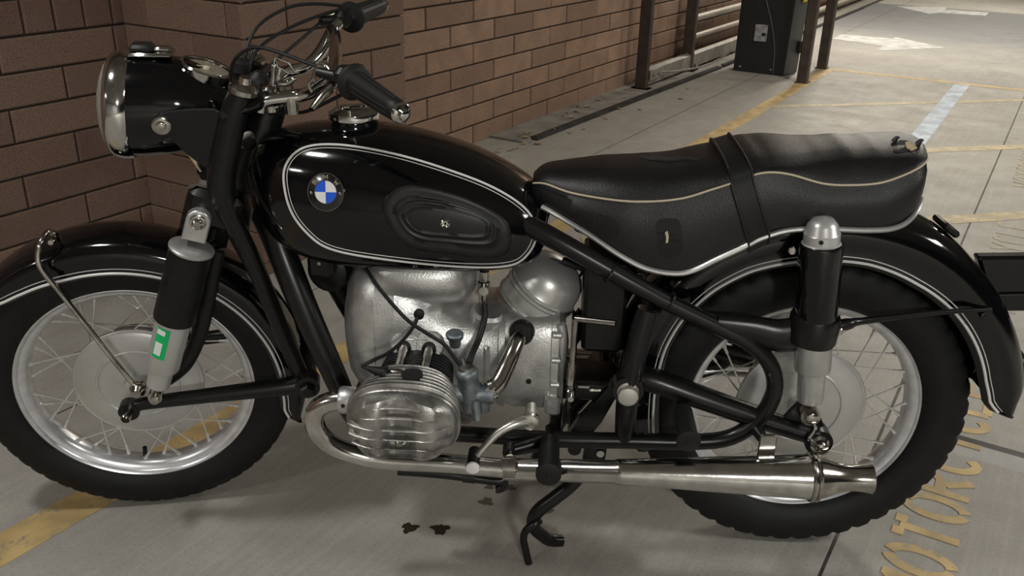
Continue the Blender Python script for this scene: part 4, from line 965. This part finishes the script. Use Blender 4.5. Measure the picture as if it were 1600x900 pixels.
# gearbox
mb = MB(); G_ = [(-.640, .10, .445, .11), (-.60, .105, .440, .115), (-.545, .105, .440, .115), (-.528, .104, .440, .114), (-.526, .108, .440, .118), (-.512, .108, .440, .118), (-.510, .104, .44, .114), (-.500, .095, .44, .105)]
mb.loft([sect(x, a, c_, b, ex=3.6) for x, a, c_, b in G_]); gb = part(mb, 'gearbox', CAST, angle=40)
s = MB()
s.box(B(863, 632, -.105), (.032, .022, .044), ch=.006); part(s, 'cover_boss', CAST, gb)
for z in (.52, .465, .41):
    s = MB(); s.lathe([(-.012, .007), (.004, .007), (.006, .004)], (-.512, -.108, z), (1, 0, 0), 10); part(s, 'cover_screw', CAST, gb)
s = MB(); s.lathe([(.0, .0055), (.0012, .0055)], B(826, 596, -.106), (0, -1, 0), 16); part(s, 'plug_hole', HOLE, gb)
s = MB(); p = B(876, 520, -.09); s.tube([p+Vector((0, 0, .02)), p+Vector((.004, 0, -.02)), p+Vector((.002, 0, -.075))], [.010, .013, .010], 12, 4); part(s, 'breather_pipe', ALU, gb)
# air filter housing and its cast neck
s = MB(); s.tube([(-.585, -.01, .44), (-.575, -.01, .49), (-.565, -.005, .545)], [.080, .070, .056], 28, 3); part(s, 'filter_neck', CAST, gb)
fo = Vector((-.545, -.005, .578)); fa = Vector((.52, -.05, .84)).normalized()
s = MB(); s.lathe([(-.050, .045), (-.052, .070), (-.050, .0765), (-.046, .0775), (-.042, .0745), (-.018, .0740), (-.017, .0705), (-.0155, .0705), (-.0145, .0765), (-.008, .0765), (-.007, .0705), (-.0055, .0705), (-.0045, .0735), (.0, .0735), (.002, .072), (.018, .071), (.036, .066), (.050, .056), (.060, .040), (.064, .020), (.065, .001)], fo, fa, 64); fl_ = part(s, 'air_filter', SILVERP, angle=35); note(fl_, 'silver domed air filter canister')
s = MB(); q = fo+fa*.066; 
for k in range(-2, 3): s.lathe([(-.006, .008), (.0, .009), (.006, .008)], q+Vector((.008*k+.02, -.012, -.0025*k+.0)), (1, 0, -.3), 10)
s.tube([q+Vector((-.03, -.012, .008)), q+Vector((.0, -.012, .003)), q+Vector((.045, -.012, -.012))], .0035, 8, 3); part(s, 'clamp_knob', RUBBER, fl_)
s = MB(); s.box(q+Vector((-.040, -.01, .006)), (.03, .02, .004), Matrix.Rotation(.3, 3, 'Y')); part(s, 'clamp_tab', WHITE, fl_)
s = MB(); s.tube([B(853, 498, -.07), B(862, 512, -.075)], .0035, 8, 0); s.prism([B(846, 494, -.074), B(854, 492, -.074), B(848, 508, -.074), B(842, 505, -.074)], (0, .003, 0)); part(s, 'spring_clip', CHROME, fl_)
# intake pipes and carburettor
s = MB(); s.lathe([(-.012, .024), (.004, .0245), (.010, .021), (.011, .014)], B(815, 520, -.104), (-.2, -1, .1), 28); part(s, 'intake_grommet', RUBBER, gb)
s = MB(); s.tube([B(814, 520, -.10), B(810, 530, -.122), B(801, 550, -.145), B(790, 575, -.165), B(778, 598, -.185), B(766, 610, -.197)], [.014, .015, .0165, .0175, .018], 16, 5); ip = part(s, 'intake_pipe', CHROME2)
s = MB()
for x, y in ((771, 606), (757, 613)):
    s = MB(); s.lathe([(-.004, .0215), (.004, .0215)], B(x, y, -.196), (.9, .1, .45), 20); part(s, 'hose_clamp', CHROME2, ip)
cb = B(733, 605, -.205)
s = MB(); s.lathe([(-.05, .017), (-.03, .020), (-.012, .022), (.012, .0205), (.024, .0205), (.027, .022), (.036, .022), (.040, .019), (.043, .012)], cb, (-.12, -.06, 1), 24)
s.tube([cb+Vector((.045, .004, -.014)), cb+Vector((0, 0, -.014)), cb+Vector((-.045, -.005, -.012))], [.020, .017, .016], 18, 0)
s.lathe([(-.012, .026), (-.002, .026)], cb+Vector((-.036, 0, -.012)), (1, 0, 0), 20)
s.tube([cb+Vector((.012, -.012, -.02)), cb+Vector((.018, -.018, -.06))], [.009, .008], 12, 0)
s.lathe([(0, .013), (.03, .015), (.034, .012)], cb+Vector((.026, .01, -.055)), (0, 0, 1), 16)
ca = part(s, 'carburettor', ZINC); note(ca, 'grey zinc carburettor')
s = MB(); s.lathe([(.040, .016), (.046, .014), (.048, .006)], cb, (-.12, -.06, 1), 20); s.tube([cb+Vector((-.008, 0, .04)), cb+Vector((-.014, 0, .062))], [.005, .003], 8, 0); part(s, 'carburettor_cap', CASTD, ca)
# breather cap on the crankcase
s = MB(); q = B(711, 527, -.115); s.lathe([(-.02, .011), (-.006, .012), (.0, .0165), (.008, .017), (.011, .014)], q, (0, -.15, 1), 20); part(s, 'filler_plug', ZINC, eng)
# cylinders (both sides)
def oval(c, hx_, hz_, y, n=56, ex=2.5):
    return [Vector((c.x+hx_*math.copysign(abs(math.cos(2*PI*k/n))**(2/ex), math.cos(2*PI*k/n)), y, c.z+hz_*math.copysign(abs(math.sin(2*PI*k/n))**(2/ex), math.sin(2*PI*k/n)))) for k in range(n)]
def cylinder(sg):
    c = Vector((-.7875, 0, .432))
    s = MB(); s.lathe([(.10, .052), (.225, .052)], c, (0, sg, 0), 32)
    for k in range(9):
        y = .118+k*.0115; s.loft([oval(c, .070+.001*k, .052, sg*y), oval(c, .070+.001*k, .052, sg*(y+.0035))])
    cyl = part(s, 'cylinder', BARREL, angle=30); note(cyl, 'black finned iron cylinder barrel')
    s = MB()
    for x in (-.026, .023):
        a_ = c+Vector((x, sg*.112, .058)); b_ = c+Vector((x+.003, sg*.225, .050)); s.tube([a_, b_], .0085, 14, 0)
    part(s, 'pushrod_tube', CHROME2, cyl)
    s = MB()
    for x in (-.026, .023):
        a_ = c+Vector((x, sg*.106, .056)); s.lathe([(0, .019), (.010, .019), (.013, .015), (.022, .0145), (.025, .011)], a_, (0, sg, -.15), 20)
    part(s, 'pushrod_seal', RUBBER, cyl)
    # head
    s = MB(); hs = [(.216, .062, .050), (.235, .070, .056), (.300, .090, .064)]
    s.loft([oval(c, a, b, sg*y) for y, a, b in hs])
    for k in range(7):
        y = .220+k*.0128; t = k/6; hx_ = lerp(.084, .1035, t**.6); hz_ = lerp(.0700, .0745, t)
        s.loft([oval(c, hx_-.0015, hz_-.0015, sg*(y-.0020)), oval(c, hx_, hz_, sg*(y-.0010)), oval(c, hx_, hz_, sg*(y+.0010)), oval(c, hx_-.0015, hz_-.0015, sg*(y+.0020))])
    hd = part(s, 'cylinder_head', HEADM, angle=40); note(hd, 'finned aluminium cylinder head')
    s = MB(); pc = c+Vector((.012, sg*.262, .060)); s.lathe([(-.02, .018), (.0140, .0195), (.0155, .019)], pc, (.0, sg*.0, 1), 28); part(s, 'plug_well', HOLE, hd)
    # valve cover
    VC = c.copy(); Y0 = .303
    lv = [(-.004, .99), (-.003, 1.0), (.003, 1.0), (.005, .975), (.006, .965), (.008, .985), (.014, .975), (.019, .945)]
    s = MB(); HX, HZ = .1015, .0675
    rings = [oval(VC, HX*k_, HZ*k_, sg*(Y0+y)) for y, k_ in lv]
    def dome(px, pz, rib=False):
        r2 = (px/HX)**4*.9+(pz/HZ)**2*.92; base = math.sqrt(max(0, 1-min(1, r2)))
        lobes = max(math.exp(-((px+.050)/.026)**4), math.exp(-((px-.050)/.026)**4))
        return base*(.010+.019*(max(lobes, .85) if rib else lobes))
    for k_ in (.90, .86, .82, .76, .69, .61, .52, .43, .34, .25, .16, .07, .01):
        ring = []
        for p in oval(VC, HX*k_, HZ*k_, 0, n=96):
            dx, dz = p.x-VC.x, p.z-VC.z; ring.append(Vector((p.x, sg*(Y0+.020+dome(dx, dz)), p.z)))
        rings.append(ring)
    rings = [r if len(r) == 96 else oval(VC, HX*lv[q_][1], HZ*lv[q_][1], sg*(Y0+lv[q_][0]), n=96) for q_, r in enumerate(rings)]
    s.loft(rings); vc = part(s, 'valve_cover', HEADM, angle=50); note(vc, 'ribbed aluminium valve cover')
    for j, z in enumerate((.046, .028, .010, -.009, -.029, -.049)):
        s = MB(); zw = HX*max(.2, 1-(abs(z)/HZ)**2.5)**.5*.90
        if j == 0: zw *= .62
        if j == 1: zw *= .80
        rg_ = []
        for k in range(29):
            x = lerp(-zw, zw, k/28); zz = z+(.004 if j < 2 else -.005)*(1-(x/zw)**2)+(.0 if j < 2 else .003)
            hgt = .0022*min(1, (1-abs(x/zw))*7)
            y0_, y1_ = Y0+.012, Y0+.020+dome(x, zz, True)+hgt
            rg_.append([VC+Vector((x, sg*y0_, zz-.0016)), VC+Vector((x, sg*(y1_-.001), zz-.0009)), VC+Vector((x, sg*y1_, zz)), VC+Vector((x, sg*(y1_-.001), zz+.0009)), VC+Vector((x, sg*y0_, zz+.0016))])
        s.loft(rg_); part(s, 'cover_rib', HEADM, vc, angle=60)
    s = MB(); s.lathe([(Y0+.020, .013), (Y0+.032, .011), (Y0+.033, .007), (Y0+.044, .0065), (Y0+.046, .004)], VC+Vector((0, 0, -.020)), (0, sg, 0), 16); part(s, 'cover_nut', CHROME2, vc)
    return c
cylinder(-1); cylinder(1)
# plug cap and leads
s = MB(); a = B(566, 573, -.25); b = B(603, 584, -.25)
s.tube([a, b], [.002, .013], 14, 0); s.tube([b, B(616, 588, -.25)], [.009, .009], 12, 0); s.lathe([(-.002, .014), (.003, .014)], a+(b-a)*.95, (b-a), 14); pcap = part(s, 'plug_cap', RUBBER)
s = MB(); s.tube([B(611, 584, -.245), B(625, 585, -.245), B(634, 590, -.247), B(640, 598, -.25)], [.0105, .012, .012, .010], 14, 3); part(s, 'cap_shield', CHROME2, pcap)
s = MB(); s.tube([B(653, 490, -.110), B(650, 503, -.125), B(638, 522, -.15), B(612, 548, -.20), B(585, 562, -.24), B(564, 572, -.25)], .0035, 8, 6); s.lathe([(-.004, .010), (.004, .010), (.006, .006)], B(655, 491, -.113), (0, -1, 0), 14); part(s, 'ignition_lead', RUBBER, pcap)
s = MB(); s.tube([B(545, 392, -.08), B(566, 412, -.10), B(585, 440, -.13), B(612, 474, -.145), B(640, 503, -.15), B(672, 524, -.165), B(694, 538, -.18), B(708, 556, -.195), B(724, 578, -.205)], .0036, 8, 6); part(s, 'throttle_inner_cable', RUBBER)
# fuel tap and hose
s = MB(); q = B(756, 446, -.10); s.lathe([(-.036, .006), (-.03, .009), (-.008, .009), (-.006, .012), (.008, .012), (.010, .009), (.022, .010), (.03, .010)], q, (0, 0, 1), 16); s.tube([q+Vector((0, -.004, 0)), q+Vector((.002, -.028, .0))], .009, 12, 0); ft = part(s, 'fuel_tap', CHROME2)
s = MB(); s.tube([B(757, 474, -.10), B(757, 498, -.11), B(748, 530, -.14), B(738, 552, -.175), B(733, 568, -.195)], .0062, 10, 6); part(s, 'fuel_hose', RUBBER, ft)
# coil / horn area ahead of the engine, under the tank
s = MB(); s.lathe([(-.03, .036), (-.02, .042), (.012, .042), (.018, .034), (.02, .01)], B(515, 422, -.03), (-.2, -1, 0), 28); s.tube([(-1.0, .02, .70), (-.975, -.02, .66)], .02, 10, 0); hn = part(s, 'horn', SATIN)
s = MB(); bolt(s, B(493, 397, -.10), (0, -1, 0), .004, .004, 10); bolt(s, B(499, 411, -.10), (0, -1, 0), .004, .004, 10); part(s, 'bolt', CHROME2, hn)
s = MB(); s.box(B(505, 408, -.06), (.05, .06, .05), ch=.008); part(s, 'horn_bracket', SATIN, hn)

# ---------------------------------------------------------------- exhaust
for sg in (-1, 1):
    m_ = lambda v: Vector((v.x, -sg*v.y if sg > 0 else v.y, v.z))
    P = [B(556, 625, -.262), B(538, 625, -.262), B(515, 628, -.262), B(497, 638, -.262), B(491, 656, -.26), B(498, 676, -.255), B(517, 694, -.248), B(548, 707, -.240), B(600, 718, -.235), B(700, 724, -.232), B(790, 732, -.23), B(880, 738, -.23)]
    P = [m_(p) for p in P]
    s = MB(); s.tube(P, .0188, 20, 6); ep_ = part(s, 'exhaust_pipe', CHROMEP)
    s = MB(); q = m_(B(543, 625, -.262)); s.lathe([(-.014, .0235), (-.010, .0255), (.012, .0255), (.016, .0235)], q, (1, 0, 0), 20); part(s, 'exhaust_nut', ALU, ep_)
    s = MB(); s.lathe([(0, .004), (.0265, .004)], q, (-.1, sg, .1), 8); part(s, 'nut_hole', HOLE, ep_)
    A = m_(B(790, 733, -.23)); Z_ = m_(B(1270, 745, -.23)); ax = (Z_-A).normalized(); L = (Z_-A).length
    s = MB(); s.lathe([(-.005, .0195), (.0, .0215), (L*.36, .0225), (L*.365, .0245), (L*.38, .0250), (L*.5, .0275), (L*.7, .0340), (L*.9, .0400), (L*.985, .0425)], A, ax, 40)
    mu = part(s, 'muffler', CHROMEP); note(mu, 'long tapered chrome muffler')
    s = MB(); s.lathe([(L*.982, .041), (L*.986, .0465), (L*.992, .048), (L*.998, .0465), (L*1.0, .044), (L*1.003, .0465), (L*1.009, .0475), (L*1.014, .045)], A, ax, 40); part(s, 'muffler_band', CHROME2, mu)
    s = MB(); s.lathe([(L*1.008, .0425), (L*1.04, .037), (L*1.07, .030), (L*1.10, .0262), (L*1.13, .0250), (L*1.16, .0262), (L*1.185, .0290), (L*1.187, .0275), (L*1.16, .024)], A, ax, 36, cap=False); part(s, 'muffler_tip', CHROME2, mu)
    q = m_(B(1197, 705, -.21)); s = MB(); s.box(q, (.032, .008, .075), ch=.002); s.box(q+Vector((0, -.006*0, -.034)), (.034, .03, .012), ch=.003); part(s, 'muffler_hanger', CHROME2, mu)
    s = MB(); q2 = m_(B(1195, 690, -.175)); s.tube([m_(B(1180, 668, -.145)), q2], [.014, .010], 10, 0); s.lathe([(0, .011), (.03, .010)], q2, (0, sg, 0), 14); part(s, 'hanger_lug', FRAMEM, mu)
s = MB(); q = B(796, 727, -.232); s.lathe([(-.012, .0235), (.012, .0235)], q+Vector((0, 0, -.002)), (1, 0, .03), 24); s.tube([q+Vector((0, 0, .018)), B(795, 704, -.21)], .008, 10, 0); pcl = part(s, 'pipe_clamp', CHROME2)
s = MB(); s.tube([B(795, 705, -.212), B(815, 700, -.19), B(850, 690, -.15)], [.010, .013, .017], 12, 3); s.lathe([(-.01, .012), (.012, .012)], B(795, 703, -.212), (0, -1, 0), 14); part(s, 'clamp_arm', FRAMEM, pcl)

# ---------------------------------------------------------------- foot controls and stands
def peg(x, y, xt, yt, Y0, Y1, r, nm='foot_peg'):
    for sg in (-1, 1):
        a = B(x, y, Y0); b = B(xt, yt, Y1); a.y *= -sg; b.y *= -sg; ax = (b-a).normalized(); L = (b-a).length
        s = MB(); s.lathe([(0, r*.9), (.004, r), (L-.010, r), (L-.008, r*1.18), (L, r*1.18), (L+.002, r*.9)], a, ax, 28)
        p_ = part(s, nm, RUBBER)
        s = MB(); s.lathe([(L, r*.3), (L+.004, r*.25), (L+.005, r*.1)], a, ax, 10); part(s, 'peg_screw', SATIN, p_)
        s = MB(); s.tube([a, a-ax*.05], .009, 10, 0); part(s, 'peg_bolt', FRAMEM, p_)
peg(858, 690, 857, 742, -.165, -.275, .0205)
peg(1066, 642, 1076, 690, -.155, -.245, .0195, 'passenger_peg')
s = MB(); pv = B(829, 657, -.19); s.lathe([(-.05, .011), (-.02, .014), (.0, .016), (.010, .0155), (.012, .008)], pv, (0, -1, 0), 20)
s.tube([pv, B(805, 662, -.205), B(780, 675, -.215), B(760, 695, -.225), B(744, 714, -.232)], [.013, .0095, .008, .007, .006], 12, 6); sl = part(s, 'shift_lever', mat('polished_lever', (.62, .61, .56), .3, .9))
s = MB(); s.lathe([(-.02, .010), (-.018, .0125), (.028, .0125), (.030, .014)], B(741, 714, -.225), (0, -1, -.1), 16); part(s, 'shift_rubber', RUBBER, sl)
s = MB(); s.lathe([(.030, .0135), (.034, .013), (.036, .008)], B(741, 714, -.225), (0, -1, -.1), 16); part(s, 'rubber_end_cap', EWHITE, sl)
s = MB(); s.lathe([(-.004, .0175), (.002, .0175)], pv, (0, -1, 0), 20); s.lathe([(.012, .006), (.015, .005)], pv, (0, -1, 0), 6); part(s, 'lever_bolt', CHROME2, sl)
# kick starter
s = MB(); k0 = B(892, 612, -.12); k1 = B(899, 498, -.13)
s.box(B(893, 578, -.122)+Vector((0, 0, -.01)), (.016, .012, .05), Matrix.Rotation(.05, 3, 'Y'), ch=.003); s.tube([k0, k1], [.0065, .0065], 10, 0); s.tube([k1, B(962, 505, -.155)], .0065, 10, 0); s.box(k0+Vector((0, 0, -.004)), (.018, .018, .022), ch=.003); ks = part(s, 'kick_starter', CHROME2)
s = MB(); s.lathe([(0, .006), (.012, .006)], k0+Vector((0, -.008, -.006)), (0, -1, 0), 10); part(s, 'pinch_bolt', CHROME, ks)
# drive shaft bellows and linkage seen between gearbox and wheel
s = MB(); bo = Vector((-.485, .04, .47)); prof = []
for k in range(7): prof += [(k*.013, .040), (k*.013+.0065, .030)]
s.lathe(prof, bo, (1, 0, 0), 28); part(s, 'drive_shaft_boot', RUBBER)
s = MB(); s.box((-.45, -.02, .375), (.12, .10, .045), ch=.006); s.box((-.44, .05, .34), (.03, .12, .12), Matrix.Rotation(.6, 3, 'Y'), ch=.006); s.prism([B(905, 655, -.08), B(960, 595, -.08), B(975, 600, -.08), B(940, 660, -.08), B(915, 690, -.08), B(880, 690, -.08)], (0, .02, 0)); s.prism([B(915, 690, -.10), B(950, 690, -.10), B(945, 722, -.10), B(910, 722, -.10)], (0, .015, 0)); sb = part(s, 'stand_bracket', FRAMEM, smooth=False)
s = MB()
for x, y in ((912, 604), (930, 609)):
    s = MB(); s.box(B(x, y, -.09), (.022, .004, .005)); part(s, 'linkage_clip', CHROME2, sb)
s = MB(); s.lathe([(0, .008), (.004, .008)], B(938, 708, -.10), (0, -1, 0), 12); part(s, 'bracket_bolt', CHROME2, sb)
s = MB(); s.tube([B(893, 625, -.11), B(889, 640, -.11), B(887, 662, -.11)], .0018, 6, 4); s.tube([B(876, 632, -.10), B(868, 650, -.10), B(857, 665, -.10)], .0018, 6, 4); part(s, 'speedometer_cable', RUBBER)
# centre stand
s = MB()
for sg in (-1, 1):
    q = lambda x, y, z: Vector((x, sg*y, z))
    s.tube([q(-.46, .10, .285), q(-.49, .115, .20), q(-.535, .135, .10), q(-.552, .15, .045), q(-.545, .155, .018), q(-.51, .155, .013), q(-.475, .150, .014)] if sg > 0 else [B(912, 735, -.12), B(893, 757, -.12), B(868, 777, -.125), B(842, 797, -.13), B(833, 812, -.132), B(836, 826, -.13), B(848, 837, -.12), B(860, 844, -.11), B(878, 845, -.10)], [.015, .015, .015, .014, .014, .014, .013], 14, 5)
s.tube([(-.47, -.11, .26), (-.47, .11, .26)], .014, 12, 0)
cs = part(s, 'centre_stand', FRAMEM)
s = MB(); s.tube([B(843, 812, -.138), B(836, 818, -.146), B(822, 829, -.150), B(818, 842, -.152), B(821, 858, -.154), B(826, 880, -.156)], [.009, .009, .008, .008, .008], 12, 5); part(s, 'stand_lever', FRAMEM, cs)
# folded side stand
s = MB(); s.tube([B(622, 735, -.185), B(655, 737, -.185), B(700, 741, -.185), B(750, 748, -.185), B(780, 751, -.185), B(790, 744, -.18), B(789, 735, -.17)], [.0105, .0105, .0105, .010, .010, .009, .008], 12, 4); s.tube([B(786, 749, -.185), B(788, 758, -.185), B(782, 763, -.185), B(775, 764, -.185)], .009, 10, 4); ss = part(s, 'side_stand', FRAMEM)
s = MB(); s.lathe([(-.012, .0125), (.012, .0125)], B(733, 745, -.185), (1, 0, -.06), 14); part(s, 'stand_rubber', RUBBER, ss)
s = MB(); s.box((-.62, .0, .270), (.45, .02, .02), ch=.004)
